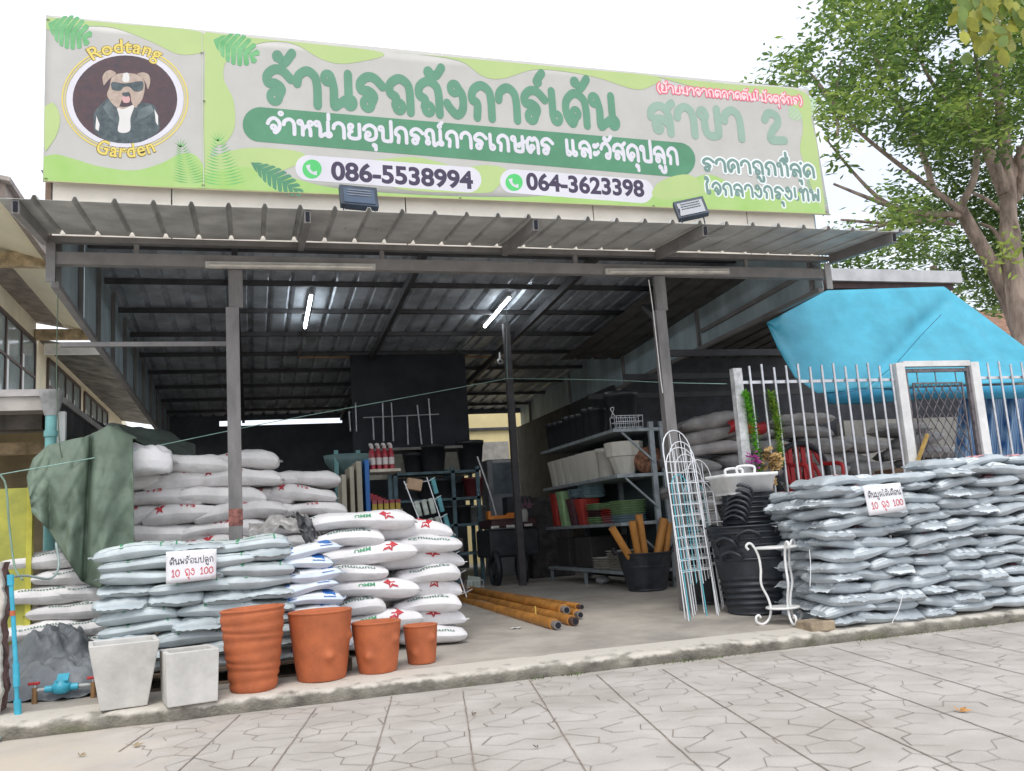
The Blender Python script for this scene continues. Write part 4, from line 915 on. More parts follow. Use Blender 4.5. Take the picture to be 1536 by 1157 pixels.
# ---------------------------------------------------------------- bamboo bundle on the floor
M_bam = mat('orange_wrapped_cane', (.50, .22, .045), .45, 0, .25, 5, .1, 30, stretch=(1, 1, 1)); M_rust = mat('rusty_tube', (.14, .08, .06), .6, .3, .3, 12)
for i, (a, b, r, lb) in enumerate((((640, 893), (832, 944), .035, 'the lowest one at the front'), ((660, 890), (858, 938), .034, 'second from the front'), ((668, 884), (866, 928), .03, 'in the middle of the bundle'), ((640, 882), (868, 921), .022, 'thin one lying at the back'), ((660, 886), (846, 930), .034, 'lying on top of the others'))):
    p, q = gr(*a), gr(*b); up = .04 + (.055 if i == 4 else 0)+(.03 if i == 3 else 0); p.z += up; q.z += up; d = (q-p).normalized(); r *= 1.45
    t = thing('cane_pole', 'orange pole with metal tube end in the floor bundle, '+lb, 'pole', (p+q)/2, 'orange poles in the bundle on the floor')
    MB().cyl(p, q, r, n=14).build('wrapped_shaft', M_bam, t); MB().tube([q, q+d*.08], [r*.72, r*.72], 12).build('tube_end', M_rust if i % 2 else mat('grey_tube', (.3, .28, .27), .5, .5), t)
    MB().cyl(q+d*.0801, q+d*.083, r*.55, n=12).build('tube_mouth', M_hole, t)
bd = gr(800, 932); MB().tube([bd+Vector((.0, -.05+.0, .0)), bd+Vector((.01, -.06, .05)), bd+Vector((.03, 0, .13)), bd+Vector((.05, .1, .12))], .006, 6).build('binding_string', mat('yellow_string', (.55, .4, .08), .7), loc=bd, label='yellow string tied round the orange poles on the floor', cat='string')
# ---------------------------------------------------------------- black tubs
def tub_profile(rb, rt_, h, ribs):
    pr = [(rb*.96, 0), (rb, .012)]; n_ = 34
    for i in range(n_+1):
        f = i/n_; r = rb+(rt_-rb)*f; z = .012+(h-.03)*f
        if ribs and .12 < f < .62: r += .012*(1 if (i//2) % 2 else -1)
        if .64 < f < .67: r += .006
        pr.append((r, z))
    return pr+[(rt_+.016, h-.014), (rt_+.018, h), (rt_+.004, h), (rt_-.012, h-.02), (rb*.95, .03), (.001, .028)]
def tub_handles(t, c, rt_, h, ang):
    for a in (ang, ang+PI):
        d = Vector((math.cos(a), math.sin(a), 0)); q = Vector((-d.y, d.x, 0)); b = c+d*(rt_+.012)+Vector((0, 0, h-.02))
        MB().tube(cr_spline([b-q*.10, b-q*.09+d*.03+Vector((0, 0, .05)), b+d*.035+Vector((0, 0, .085)), b+q*.09+d*.03+Vector((0, 0, .05)), b+q*.10], 5), .014, 8).build('handle', M_black, t)
def tub(c, rb, rt_, h, ang, lab, group, ribs=True, flutes=False):
    t = thing('black_tub', lab, 'tub', c, group); m = MB()
    fn = (lambda p, a: Vector((p.x*(1+.012*math.sin(22*a)*(p.z < h*.8)), p.y*(1+.012*math.sin(22*a)*(p.z < h*.8)), p.z))) if flutes else None
    m.lathe(tub_profile(rb, rt_, h, ribs), c, 64, fn=fn); m.build('tub_body', M_black, t); tub_handles(t, c, rt_, h, ang); return t
tc_ = gr(1122, 926); tc_.y += .22; tc_.x += .24; tc_.z = fz(tc_.y)
GT = 'black tubs nested in the tall stack'
tub(tc_, .27, .345, .50, R(-150), 'large ribbed black tub at the bottom of the tall stack behind the plant stand', GT)
for k in range(4): tub(tc_+Vector((-.01*k, 0, .07+.055*(k+1))), .27, .350+.003*k, .50, R(-150+35*k+rnd.uniform(-15, 15)), 'black tub nested in the tall stack, %s above the bottom one' % ORD[k], GT, False)
for k in range(7): tub(tc_+Vector((.02, .02, .50+.045*k)), .19, .245-.002*k, .32, R(-150+3*k), 'small black tub nested in the upper tall stack, %s from its bottom' % ORD[k], 'small black tubs in the upper stack', False)
crt = thing('white_crate', 'white plastic crate with two loop handles on top of the black tub stack', 'crate', tc_+Vector((-.03, 0, 1.10)))
c = tc_+Vector((-.03, 0, 1.07)); m = MB(); m.lathe([(.20, 0), (.205, .005), (.236, .155), (.262, .157), (.266, .19), (.25, .19), (.21, .02), (.001, .015)], c, 64, sx=1.08, sy=.8, square=12); m.build('crate_body', M_white, crt)
for y in (-.19, .19): MB().tube(cr_spline([c+Vector((-.10+y*.2, y*.9, .185)), c+Vector((-.09+y*.2, y*.9, .25)), c+Vector((.07+y*.2, y*.9, .25)), c+Vector((.08+y*.2, y*.9, .185))], 6), .013, 8).build('handle', M_white, crt)
l2 = gr(1062, 915); l2.y += .45; l2.x += .26; l2.z = fz(l2.y)
for k in range(3): tub(l2+Vector((.05*0, 0, .06*k)), .19, .25, .42, R(20+60*k), 'black tub in the low stack behind the wire trellises, %s' % ('lowest', 'middle one', 'top one')[k], 'black tubs behind the trellises', False)
for k, (px, py) in enumerate(((1098, 752), (1096, 790), (1090, 850))):
    p = at(px, py, 8.1); m = MB(); m.lathe([(.13, 0), (.19, .05), (.21, .055), (.2, .06), (.13, .01), (.001, .01)], p, 30, square=5); m.build('white_tray', M_white, loc=p, label='shallow white tray seen behind the wire trellises, %s of three' % ('upper', 'middle', 'lowest')[k], cat='tray', group='white trays behind the trellises')
for k, (px, py) in enumerate(((1098, 752), (1096, 790), (1090, 850))):
    p = at(px, py, 8.1); m = MB(); m.lathe([(.12, 0), (.16, .2-.0*k), (.165, .21), (.001, .205)], p-Vector((0, 0, .235)), 28); m.build('black_pot', M_black, loc=p-Vector((0, 0, .235)), label='black pot holding up a white tray behind the trellises, %s of three' % ('upper', 'middle', 'lowest')[k], cat='pot', group='black pots under the white trays')
# tub with orange rolls
b2 = gr(968, 888); b2.y += .15; b2.x += .10; b2.z = fz(b2.y)
tub(b2, .22, .315, .43, R(170), 'black fluted tub standing on the floor and holding orange rolls', None, False, True)
for i, (x0, x1, y1, r, lb) in enumerate((((928, 834), (0), (0), .04, ''),)): pass
rolls = [((946, 838), (918, 792), .042, 'leftmost, leaning left'), ((958, 838), (948, 782), .042, 'second from the left'), ((968, 838), (958, 772), .044, 'tallest one in the middle'), ((985, 838), (996, 778), .048, 'second from the right, leaning right'), ((998, 838), (1003, 784), .042, 'rightmost, half hidden by the trellises')]
for i, (a, b, r, lb) in enumerate(rolls):
    p, q = at(*a, b2.y-.12+.03*i), at(*b, b2.y-.2+.05*i); d = (q-p).normalized(); p = p-d*.22; t = thing('orange_roll', 'orange roll standing in the black fluted tub, '+lb, 'roll', p, 'orange rolls in the black tub')
    MB().cyl(p, q, r, n=14).build('roll_body', mat('orange_roll', (.52, .23, .05), .55, 0, .12, 6), t); MB().cyl(q, q+d*.004, r*.6, n=12).build('roll_core', mat('roll_core', (.3, .14, .04), .7), t)
# ---------------------------------------------------------------- wire trellises
M_bwire = mat('blue_wire', (.12, .50, .60), .4, .1, .05, 8)
def trellis(pb, w_, h, yaw, lean, m_, lab):
    t = thing('wire_trellis', lab, 'trellis', pb, 'arched wire trellises'); d = Vector((math.cos(yaw), math.sin(yaw), 0)); up = Vector((lean, .10, 1)).normalized()
    P = lambda a, z: pb+d*a*(1-.0*z)+up*z
    hs = h-w_/2; arch = [P(-w_/2*1.06, 0), P(-w_/2, hs)]+[P(w_/2*math.cos(PI-PI*k/10), hs+w_/2*math.sin(PI-PI*k/10)) for k in range(1, 10)]+[P(w_/2, hs), P(w_/2*1.06, 0)]
    MB().tube(arch, .006, 6).build('frame', m_, t)
    for a in (-w_*.18, w_*.18): MB().tube([P(a, .3), P(a, hs+w_*.42)], .004, 5).build('upright', m_, t)
    z = .42
    while z < hs: MB().tube([P(-w_/2, z), P(w_/2, z)], .004, 5).build('crossbar', m_, t); z += .1
for i, (px, py, w_, h, yaw, m_, lb) in enumerate(((1026, 928, .40, 1.72, .42, M_wire, 'tallest white arched wire trellis at the front of the leaning group'), (1030, 922, .34, 1.62, .36, M_wire, 'white arched wire trellis just behind the tallest one'), (1034, 918, .44, 1.50, .5, M_wire, 'white arched wire trellis, third tallest of the leaning group'),
        (1036, 914, .34, 1.36, .3, M_wire, 'white narrow wire trellis in the middle of the leaning group'), (1018, 927, .24, 1.30, .45, M_bwire, 'turquoise wire trellis among the white ones, the taller of two'), (1036, 905, .26, 1.22, .35, M_bwire, 'turquoise wire trellis among the white ones, the shorter of two'), (1040, 902, .42, 1.24, .2, M_wire, 'white wide wire trellis, shortest of the leaning group'),
        (1022, 925, .36, 1.56, .25, M_wire, 'white wire trellis at the left edge of the leaning group'), (1046, 916, .38, 1.44, .45, M_wire, 'white wire trellis at the right edge of the leaning group'))):
    trellis(gr(px+30, py), w_, h, yaw, -.02+.004*i, m_, lb)
# ---------------------------------------------------------------- white plant stand
ps = gr(1177, 936); t = thing('plant_stand', 'white wrought metal plant stand with two round shelves and curled feet', 'plant stand', ps); HH = .665
for k, a in enumerate((R(-100), R(170), R(20), )):
    d = Vector((math.cos(a), math.sin(a), 0)); q = lambda r, z: ps+d*r+Vector((0, 0, z))
    MB().tube(cr_spline([q(.245, HH-.04), q(.262, HH-.012), q(.238, HH+.012), q(.205, HH-.005), q(.165, HH-.09), q(.155, HH-.2), q(.165, HH-.33), q(.12, .22), q(.105, .13), q(.13, .05), q(.185, .012), q(.235, .03), q(.24, .07), q(.215, .085), q(.2, .065)], 6), .0105, 8).build('leg', M_white, t)
for z, r in ((HH-.045, .165), (.125, .13)):
    m = MB(); m.lathe([(r*.2, 0), (r, 0), (r+.012, .006), (r+.006, .02), (r*.9, .014), (r*.2, .014), (.001, .013)], ps+Vector((0, 0, z)), 40); m.build('shelf', M_white, t)
# ---------------------------------------------------------------- right rack: grey steel shelves along the side
RX0, RX1, RY0, RY1 = 4.12, 4.78, 9.7, 12.5
M_rack = mat('rack_grey', (.30, .34, .36), .5, .2, .15, 8)
rk = thing('shelf_rack', 'grey steel shelf rack of four shelves running into the shop behind the right post', 'shelf rack', ((RX0+RX1)/2, 11, fz(11))); SZ = [.47, 1.03, 1.59, 2.13]
for z in SZ: MB().b2((RX0, RY0, z-.04), (RX1, RY1, z)).build('shelf', M_rack, rk, bevel=.003)
for x in (RX0+.04, RX1-.03):
    for y in (RY0+.02, (RY0+RY1)/2, RY1-.03):
        if y == (RY0+RY1)/2 and x < 4.5: MB().b2((x-.02, y-.02, fz(y)), (x+.02, y+.02, .43)).build('upright', M_rack, rk); continue
        if y > 12 and x < 4.5: MB().b2((x-.02, y-.02, fz(y)), (x+.02, y+.02, .43)).build('upright', M_rack, rk); continue
        MB().b2((x-.03+(.45 if x < 4.5 else 0), y-.025, fz(y)), (x+.03+(.45 if x < 4.5 else 0), y+.025, 2.2)).build('upright', M_rack, rk)
for z in SZ[1:]: MB().bar((RX0+.1, RY0-.01, z-.05), (RX0+.5, RY0-.01, z-.42), .03, .02).build('bracket', M_rack, rk)
MB().b2((RX1+.01, RY0, .3), (RX1+.02, RY1, 2.1)).build('back_sheet', mat('teal_back', (.06, .085, .09), .7), rk)
def pot(c, rb, rt_, h, m_, name, lab, cat, group, square=0, flute=0, tilt=None, n=28, sub=None):
    m = MB(); pr = [(rb, 0), (rb+.002, .005), (rt_*.97, h*.86), (rt_, h*.86), (rt_+.006, h), (rt_-.008, h), (rb*.9, .03), (.001, .03)]
    fn = (lambda p, a: Vector((p.x*(1+.015*math.sin(flute*a)), p.y*(1+.015*math.sin(flute*a)), p.z))) if flute else None
    m.lathe(pr, (0, 0, 0), n, fn=fn, square=square, smooth=not square); o = m.build(name, m_, loc=(0, 0, 0), label=lab, cat=cat, group=group); o.location = c
    if tilt: o.rotation_euler = tilt
    return o
M_wpot = mat('cream_pot_plastic', (.56, .54, .48), .5, 0, .05, 5, rand=.06)
for i in range(6):
    y = 12.25-i*.30; pot((RX0+.20, y, SZ[2]), .105, .15, .37, M_wpot, 'cream_pot', 'cream square pot on the right rack, %s from the back of its row' % ORD[i], 'pot', 'cream pots on the right rack', 6, 0, (0, 0, .05*i))
pot((RX0+.2, 10.42, SZ[2]), .12, .15, .37, M_wpot, 'cream_pot', 'tall cream round pot beside the wide bowl on the right rack', 'pot', None)
bw_ = MB(); bw_.lathe([(.11, 0), (.12, .01), (.20, .22), (.225, .23), (.24, .40), (.23, .40), (.2, .24), (.11, .04), (.001, .04)], (0, 0, 0), 12, smooth=False); o = bw_.build('cream_bowl', M_wpot, label='wide cream bowl pot with faceted foot on the right rack, nearest the post', cat='pot'); o.location = (RX0+.25, 10.02, SZ[2])
M_bpot = mat('dark_pot_plastic', (.025, .028, .032), .4, 0, .2, 8)
for i in range(8): pot((RX0+.2, 12.4-i*.25, SZ[3]), .09, .125, .40-.015*(i % 3), M_bpot, 'black_pot', 'black pot on the right rack top shelf, %s from the back' % ORD[i], 'pot', 'black pots on the right rack')
pot((RX0+.38, 10.28, SZ[3]), .15, .22, .52, M_bpot, 'black_pot', 'largest black pot on the top shelf of the right rack near the wire basket', 'pot', None)
wb = thing('wire_basket', 'white wire basket on the front end of the top shelf of the right rack', 'basket', (RX0+.25, 9.86, SZ[3]))
for z, r in ((.02, .9), (.09, .95), (.16, 1)): MB().tube([Vector((RX0+.25+.17*r*sx, 9.86+.1*r*sy, SZ[3]+z)) for sx, sy in ((-1, -1), (1, -1), (1, 1), (-1, 1), (-1, -1))], .005, 5).build('ring_wire', M_wire, wb)
for k in range(7): x = RX0+.08+.34*k/6; MB().tube([(x, 9.76, SZ[3]+.16), (x, 9.77, SZ[3]+.015), (x, 9.95, SZ[3]+.015), (x, 9.96, SZ[3]+.16)], .004, 5).build('upright_wire', M_wire, wb)
MB().tube(cr_spline([(RX0+.08, 9.80, SZ[3]+.16), (RX0+.03, 9.8, SZ[3]+.25), (RX0+.1, 9.86, SZ[3]+.27), (RX0+.08, 9.92, SZ[3]+.16)], 5), .005, 5).build('handle', M_wire, wb)
m_r, m_g, m_m, m_b, m_p = mat('red_pot', (.42, .04, .03), .5), mat('green_pot', (.32, .50, .25), .5), mat('maroon_pot', (.10, .04, .05), .5), mat('pale_blue_pot', (.30, .44, .50), .5), mat('pink_pot', (.55, .2, .2), .5)
for i, (mm, y, h, lb) in enumerate(((m_r, 12.30, .46, 'tall red pot at the back of the coloured row'), (m_g, 11.95, .48, 'tall pale green pot between the red and the maroon pots'), (m_m, 11.55, .36, 'maroon pot below the pale blue dishes'), (m_r, 11.22, .34, 'red pot in the middle of the coloured row'))):
    pot((RX0+.18, y, SZ[1]), .10, .145, h, mm, 'square_pot', lb+' on the right rack', 'pot', 'coloured pots on the right rack', 6, 0, (0, .06 if i == 0 else 0, 0))
def dishes(x, y, z, n_, r, mms, lab, grp, tilt=0):
    for k in range(n_):
        m = MB(); m.lathe([(r*.75, 0), (r*.8, .004), (r, .03), (r+.006, .032), (r*.8, .012), (.001, .01)], (0, 0, 0), 20, square=6); mm = mms[min(k*len(mms)//n_, len(mms)-1)]
        o = m.build('stacked_dish', mm, label='%s%s, %s from the bottom' % ({'red_pot': 'red ', 'green_pot': 'green ', 'maroon_pot': 'maroon ', 'pink_pot': 'pink '}.get(mm.name, ''), lab, ORD[k]), cat='dish', group=grp); o.location = (x, y-.0*k, z+.028*k+.002); o.rotation_euler = (tilt*.0, tilt*(.3+.7*k/n_), 0)
dishes(RX0+.2, 11.5, SZ[1]+.365, 4, .15, [m_b], 'pale blue dish on top of the maroon pot', 'pale blue dishes on the right rack')
dishes(RX0+.22, 11.12, SZ[1]+.345, 6, .16, [m_b], 'pale blue dish on top of the middle red pot', 'pale blue dishes on the right rack')
dishes(RX0+.22, 10.82, SZ[1], 9, .17, [m_g, m_m, m_g], 'square dish in the tall middle pile on the right rack', 'coloured dishes on the right rack')
dishes(RX0+.24, 10.42, SZ[1], 8, .16, [m_p, m_r, m_g], 'square dish in the pile with pink bottom, right rack', 'coloured dishes on the right rack')
dishes(RX0+.24, 10.02, SZ[1], 9, .19, [m_b, m_g, m_g], 'square dish in the pile nearest the right post', 'coloured dishes on the right rack')
dishes(RX0+.16, 10.55, SZ[0], 5, .18, [M_wpot], 'white tray in the left pile, right rack bottom shelf', 'white trays on the bottom shelf'); dishes(RX0+.2, 10.12, SZ[0], 8, .2, [M_wpot], 'white tray in the right pile, right rack bottom shelf', 'white trays on the bottom shelf')
for i, (y, w_) in enumerate(((12.1, .5), (11.3, .6))): MB().b2((RX0+.1, y-w_/2, SZ[0]+.002), (RX1-.05, y+w_/2, SZ[0]+.4)).build('dark_carton', mat('dark_carton', (.04, .036, .036), .8), loc=(RX0+.3, y, SZ[0]), label='dark carton on the bottom shelf of the right rack, %s one' % ('farther', 'nearer')[i], cat='carton', group='dark cartons on the bottom shelf', bevel=.01)
nb = MB(); nb.grid(lambda u, v: Vector((RX0+.28+.2*math.cos(u*2*PI)*math.sin(v*PI)**.7, 9.85+.1*math.sin(u*2*PI)*math.sin(v*PI)**.7, SZ[2]+.16-.16*math.cos(v*PI)+.012*math.sin(u*40)*math.sin(v*30))), 30, 14, True)
nb.build('net_sack', mat('brown_net', (.26, .12, .07), .85, 0, .4, 25), loc=(RX0+.4, 9.85, SZ[2]), label='bulging brown net sack at the front end of the third shelf beside the cream bowl', cat='sack').location.x += .22
pb = gr(905, 876); MB().grid(lambda u, v: pb+Vector((.10*math.cos(u*2*PI)*math.sin(v*PI), .09*math.sin(u*2*PI)*math.sin(v*PI), .05-.05*math.cos(v*PI)+.012*hnoise(u*9, v*8))), 20, 10, True).build('plastic_bag', mat('clear_plastic', (.5, .5, .52), .3, 0, .15, 10, .3, 15), loc=pb, label='small pale plastic bag on the floor below the bottom shelf', cat='bag')
# ---------------------------------------------------------------- left: cream house, lean-to, tarpaulin, water meter
M_house = mat('house_cream', (.92, .84, .64), .85, 0, .06, 1.2, .05, 50); M_soff = mat('soffit_cream', (.94, .87, .68), .8, 0, .05, 1); M_tim = mat('old_timber', (.55, .42, .26), .85, 0, .25, 5)
M_ugly = mat('weathered_sheet', (.17, .165, .16), .8, 0, .35, 2, .1, 20); M_win = mat('window_glass', (.30, .36, .36), .12, 0, .12, 2); M_wfr = mat('window_frame_brown', (.10, .07, .06), .6)
hs = thing('cream_house', 'cream house with deep eaves and brown framed windows beyond the left side panel', 'house', (-5, 20, 0))
HK = 1.45
def hk(X, Y, z): return (X*HK, Y*HK, EYE+(z-EYE)*HK)
def hb(m, lo, hi): return m.b2(hk(*lo), hk(*hi))
m = MB(); hb(m, (-3.5, 8.9, -1), (-3.2, 15.2, 4.82)); hb(m, (-3.5, 15.2, -1), (-3.201, 26, 4.55)); m.build('wall', M_house, hs)
MB().add([hk(-3.19, 8.9, 4.80), hk(-2.2, 8.9, 4.50), hk(-2.2, 15.2, 4.50), hk(-3.19, 15.2, 4.80)], [(0, 1, 2, 3)]).build('soffit', M_soff, hs, solid=.03)
hb(MB(), (-2.22, 8.9, 4.42), (-2.16, 15.2, 4.56)).build('fascia', mat('fascia_brown', (.3, .24, .2), .7), hs)
MB().add([hk(-2.1, 8.8, 4.56), hk(-2.1, 15.3, 4.56), hk(-6, 15.3, 5.3), hk(-6, 8.8, 5.3)], [(0, 1, 2, 3)]).build('roof', mat('roof_tiles', (.35, .3, .27), .8, 0, .2, 4), hs, solid=.06)
for y in (11.2, 15.1): hb(MB(), (-3.19, y-.06, 4.44), (-2.23, y+.06, 4.60)).build('eave_beam', M_tim, hs)
MB().add([hk(-3.19, 15.4, 4.50), hk(-1.95, 15.4, 4.28), hk(-1.95, 25, 4.28), hk(-3.19, 25, 4.50)], [(0, 1, 2, 3)]).build('rear_eave', M_ugly, hs, solid=.05)
hb(MB(), (-3.1, 15.28, 4.24), (-1.96, 15.33, 4.42)).build('rear_fascia', M_white, hs)
for ya, yb, za, zb2 in ((11.6, 15.05, 3.30, 4.36), (16.0, 18.9, 3.45, 4.28), (19.4, 22.4, 3.45, 4.28)):
    w = MB(); hb(w, (-3.2, ya, za-.06), (-3.16, yb, za)); hb(w, (-3.2, ya, zb2), (-3.16, yb, zb2+.06)); n_ = 4
    for k in range(n_+1): y = ya+(yb-ya)*k/n_; hb(w, (-3.199, y-.03, za), (-3.162, y+.03, zb2))
    hb(w, (-3.198, ya, (za+zb2)/2-.02), (-3.164, yb, (za+zb2)/2+.02)); f = w.build('window', M_wfr, hs)
    hb(MB(), (-3.195, ya+.01, za), (-3.185, yb-.01, zb2)).build('pane', M_win, f)
    for k in range(n_): y = ya+(yb-ya)*(k+.12)/n_; hb(MB(), (-3.184, y, za+.05), (-3.178, y+.1, zb2-.3)).build('curtain', M_white, f)
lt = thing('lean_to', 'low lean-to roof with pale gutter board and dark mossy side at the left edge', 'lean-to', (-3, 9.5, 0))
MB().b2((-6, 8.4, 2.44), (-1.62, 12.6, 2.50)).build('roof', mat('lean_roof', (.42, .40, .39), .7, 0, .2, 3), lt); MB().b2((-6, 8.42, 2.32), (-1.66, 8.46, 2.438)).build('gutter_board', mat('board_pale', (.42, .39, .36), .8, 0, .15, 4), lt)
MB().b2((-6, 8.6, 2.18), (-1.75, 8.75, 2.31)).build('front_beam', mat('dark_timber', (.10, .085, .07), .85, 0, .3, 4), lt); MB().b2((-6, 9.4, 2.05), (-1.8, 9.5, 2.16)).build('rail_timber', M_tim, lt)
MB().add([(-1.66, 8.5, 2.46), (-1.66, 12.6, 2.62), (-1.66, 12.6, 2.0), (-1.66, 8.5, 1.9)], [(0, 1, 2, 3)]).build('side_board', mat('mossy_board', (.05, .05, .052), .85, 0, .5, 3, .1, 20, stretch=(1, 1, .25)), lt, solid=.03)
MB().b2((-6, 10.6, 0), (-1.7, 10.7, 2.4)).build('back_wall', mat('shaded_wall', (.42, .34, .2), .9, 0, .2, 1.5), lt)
MB().b2((-1.60, 8.40, .2), (-1.53, 8.47, 2.30)).build('white_post', M_white, lt)
M_teal = mat('teal_pipe', (.17, .40, .40), .45, 0, .12, 6)
dp = thing('downpipe', 'teal drainpipe with grey hopper standing in front of the lean-to', 'drainpipe', (-1.62, 8.3, .2))
MB().cyl((-1.62, 8.3, .2), (-1.62, 8.3, 2.25), .045, n=14).build('pipe', M_teal, dp); MB().cyl((-1.62, 8.3, 2.07), (-1.62, 8.3, 2.12), .055, n=14).build('collar', M_teal, dp)
MB().tube([(-1.62, 8.3, 2.25), (-1.62, 8.3, 2.33), (-1.62, 8.31, 2.46)], [.05, .075, .10], 14).build('hopper', mat('hopper_grey', (.36, .36, .36), .6, 0, .2, 6), dp)
# sloping sheet roofs between the shed and the house
sr = MB()
for a, b, dz in (((-3.1, 13, 2.75), (-1.8, 19, 2.95), 0), ((-3.1, 17.5, 3.15), (-1.7, 22, 3.25), 0)): sr.b2(a, (b[0], b[1], a[2]+.04))
o = sr.build('low_sheet_roof', M_ugly, loc=(-2.4, 15, 2.75), label='weathered low sheet roofs wedged between the shed and the cream house', cat='roof')
# the green tarpaulin over the left stack
M_tarp = mat('green_tarpaulin', (.135, .185, .135), .6, 0, .14, 5, .3, 12); M_tarp2 = mat('dark_green_tarpaulin', (.05, .07, .055), .6, 0, .2, 5, .3, 12)
def lerp_tab(tab, u):
    for (a, p), (b, q) in zip(tab, tab[1:]):
        if u <= b: t = (u-a)/(b-a); t = t*t*(3-2*t)*.5+t*.5; return tuple(x+(y-x)*t for x, y in zip(p, q))
    return tab[-1][1]
Tt = [(0, (40, 716)), (.08, (50, 688)), (.22, (72, 668)), (.42, (112, 658)), (.6, (134, 654)), (.66, (140, 650)), (.8, (162, 638)), (1, (199, 658))]
Bt = [(0, (48, 770)), (.2, (74, 796)), (.4, (98, 836)), (.6, (122, 872)), (.78, (150, 884)), (1, (202, 850))]
def tarpf(u, v):
    if v < .22:                                                   # over the top and back
        k = 1-v/.22; px, py = lerp_tab(Tt, u); p = at(px, py, 7.92); p.y += .9*k; p.z += .05*math.sin(k*2.6)-.03*k; return p+Vector((.03*hnoise(u*5, k*3), 0, .015*hnoise(u*9, k*5, 2)))
    k = (v-.22)/.78; a, b = lerp_tab(Tt, u), lerp_tab(Bt, u); px, py = a[0]+(b[0]-a[0])*k, a[1]+(b[1]-a[1])*k
    seam = math.exp(-((u-.63)/.035)**2)
    Yv = 7.92-.14*math.sin(min(1, k*2.2)*PI/2)-.05*math.sin(u*PI)-.045*math.sin(u*17+1.4*math.sin(k*3))*(.35+.65*k)-.022*math.sin(u*37+k*4)*k+.09*seam+.02*hnoise(u*8, k*6, 5)-.015*hnoise(u*19, k*13, 8)
    return at(px, py, Yv)
MB().grid(tarpf, 70, 54, True).build('green_tarpaulin', M_tarp, loc=(-1.3, 7.9, 1.0), label='faded green tarpaulin draped over the sacks at the left edge of the shop', cat='tarpaulin', solid=.006)
MB().grid(lambda u, v: at(158+u*135, 638+v*26+u*30-10*math.sin(u*3), 8.5+.9*(1-v))+Vector((0, 0, .03*hnoise(u*7, v*5))), 30, 12, True).build('dark_tarpaulin', M_tarp2, loc=(-.9, 8.8, 2), label='dark green tarpaulin end lying over the top of the tall white sacks', cat='tarpaulin', solid=.006)
dusty = []
for i in range(3):
    s = Sack(.39, .25, .086, 511+i, .03, .045, .017, .33); o = s.mesh('dusty_sack', M_sackd, 22, 12); dusty.append(o)
    m = MB(); s.text(m, 'nummu2s', -.5, .5, -.74, .3, .005, i == 1, .02); m.build('stitched_lettering', K_dgreen, o)
for L in range(6):
    for i in range(2 if L % 2 else 1):
        place(dusty, L+i, (-1.50+.26*(L % 2)*(1 if i else -.4)+.14*(L % 2 == 0), 8.0+.02*L, fz(8)+.12+L*.135), rnd.uniform(-.1, .1), rnd.uniform(-.06, .06), 'dusty white sack under the green tarpaulin, layer %s, %s' % (WORD[L], ('left one', 'right one')[i] if L % 2 else 'single'), 'sack', 'dusty sacks under the green tarpaulin', 0, .85)
def heap(name, cx, cy, rx, ry, h, m_, label, seed):
    def f(u, v):
        a = u*2*PI; r = v; x, y = cx+rx*r*math.cos(a)*(1+.12*math.sin(3*a+seed)), cy+ry*r*math.sin(a); z0 = fz(y)
        z = z0+h*(1-r**2.2)*(.75+.25*hnoise(x*4, y*4, seed))+.05*abs(hnoise(x*11, y*9, seed+2))*(1-r**6)+.03*abs(math.sin(x*21+4*y+2*math.sin(y*9)))*(1-r**8)+.025*abs(hnoise(x*27, y*23, seed+5))
        return Vector((x, y, z+.004))
    MB().grid(f, 80, 26, True).build(name, m_, loc=(cx, cy, fz(cy)), label=label, cat='sheet')
M_gt = mat('grey_tarpaulin', (.17, .185, .20), .5, 0, .14, 5, .5, 12)
heap('grey_tarpaulin', -1.22, 7.12, .44, .36, .27, M_gt, 'crumpled grey tarpaulin heaped on the floor behind the water meter', 3); heap('grey_tarpaulin', -1.45, 7.6, .5, .30, .42, mat('dark_grey_tarpaulin', (.12, .135, .15), .5, 0, .2, 5, .5, 12), 'darker grey tarpaulin heaped below the dusty white sacks', 5)
p0, p1 = at(-30, 735, 7.9), at(45, 930, 7.9)
yp = thing('yellow_board', 'mottled yellow green board standing at the left edge beside the tarpaulin', 'board', ((p0.x+p1.x)/2, 7.9, .2)); MB().b2((p0.x-.4, 7.9, fz(7.9)), (p1.x, 7.94, p0.z)).build('panel_sheet', mat('yellow_green_sheet', (.47, .45, .07), .6, 0, .25, 3, .1, 20, col2=(.22, .24, .05)), yp)
MB().b2((p1.x-.035, 7.885, fz(7.9)), (p1.x+.004, 7.95, p0.z+.01)).build('edge_trim', mat('yellow_trim', (.5, .47, .06), .6), yp)
# broken brick pier at the picture's left edge, with plaster lips
bp0 = gr(2, 1080); pier = thing('broken_pier', 'broken brown brick pier with ragged white plaster edge at the far left', 'pier', bp0)
def pierf(u, v):
    z = bp0.z+.95*v; e = -.03+.018*hnoise(v*7, 1, 3)+.007*hnoise(v*31, 2, 5); X = bp0.x-.75+(.75+e-.02)*min(1, u*1.25); return Vector((X, bp0.y+.12+(.25*(u-.8)*5 if u > .8 else 0)+.012*hnoise(u*9, v*14, 4), z))
MB().grid(pierf, 24, 60, True).build('brick_core', mat('rough_brick', (.17, .095, .085), .95, 0, .35, 12, .8, 30), pier)
MB().grid(lambda u, v: pierf(.74+.1*u+.004*math.sin(v*60), v)+Vector((.012, -.012-.01*math.sin(u*PI), 0)), 5, 80, True).build('plaster_edge', mat('plaster', (.62, .58, .52), .9, 0, .15, 10, .5, 40), pier)
M_bpipe = mat('blue_pvc', (.05, .40, .55), .4, 0, .12, 10)
bpp = [gr(26, 1072), ]; q0 = bpp[0]; pvc = thing('blue_pipe', 'blue plastic water pipe rising beside the broken pier at the far left', 'pipe', q0)
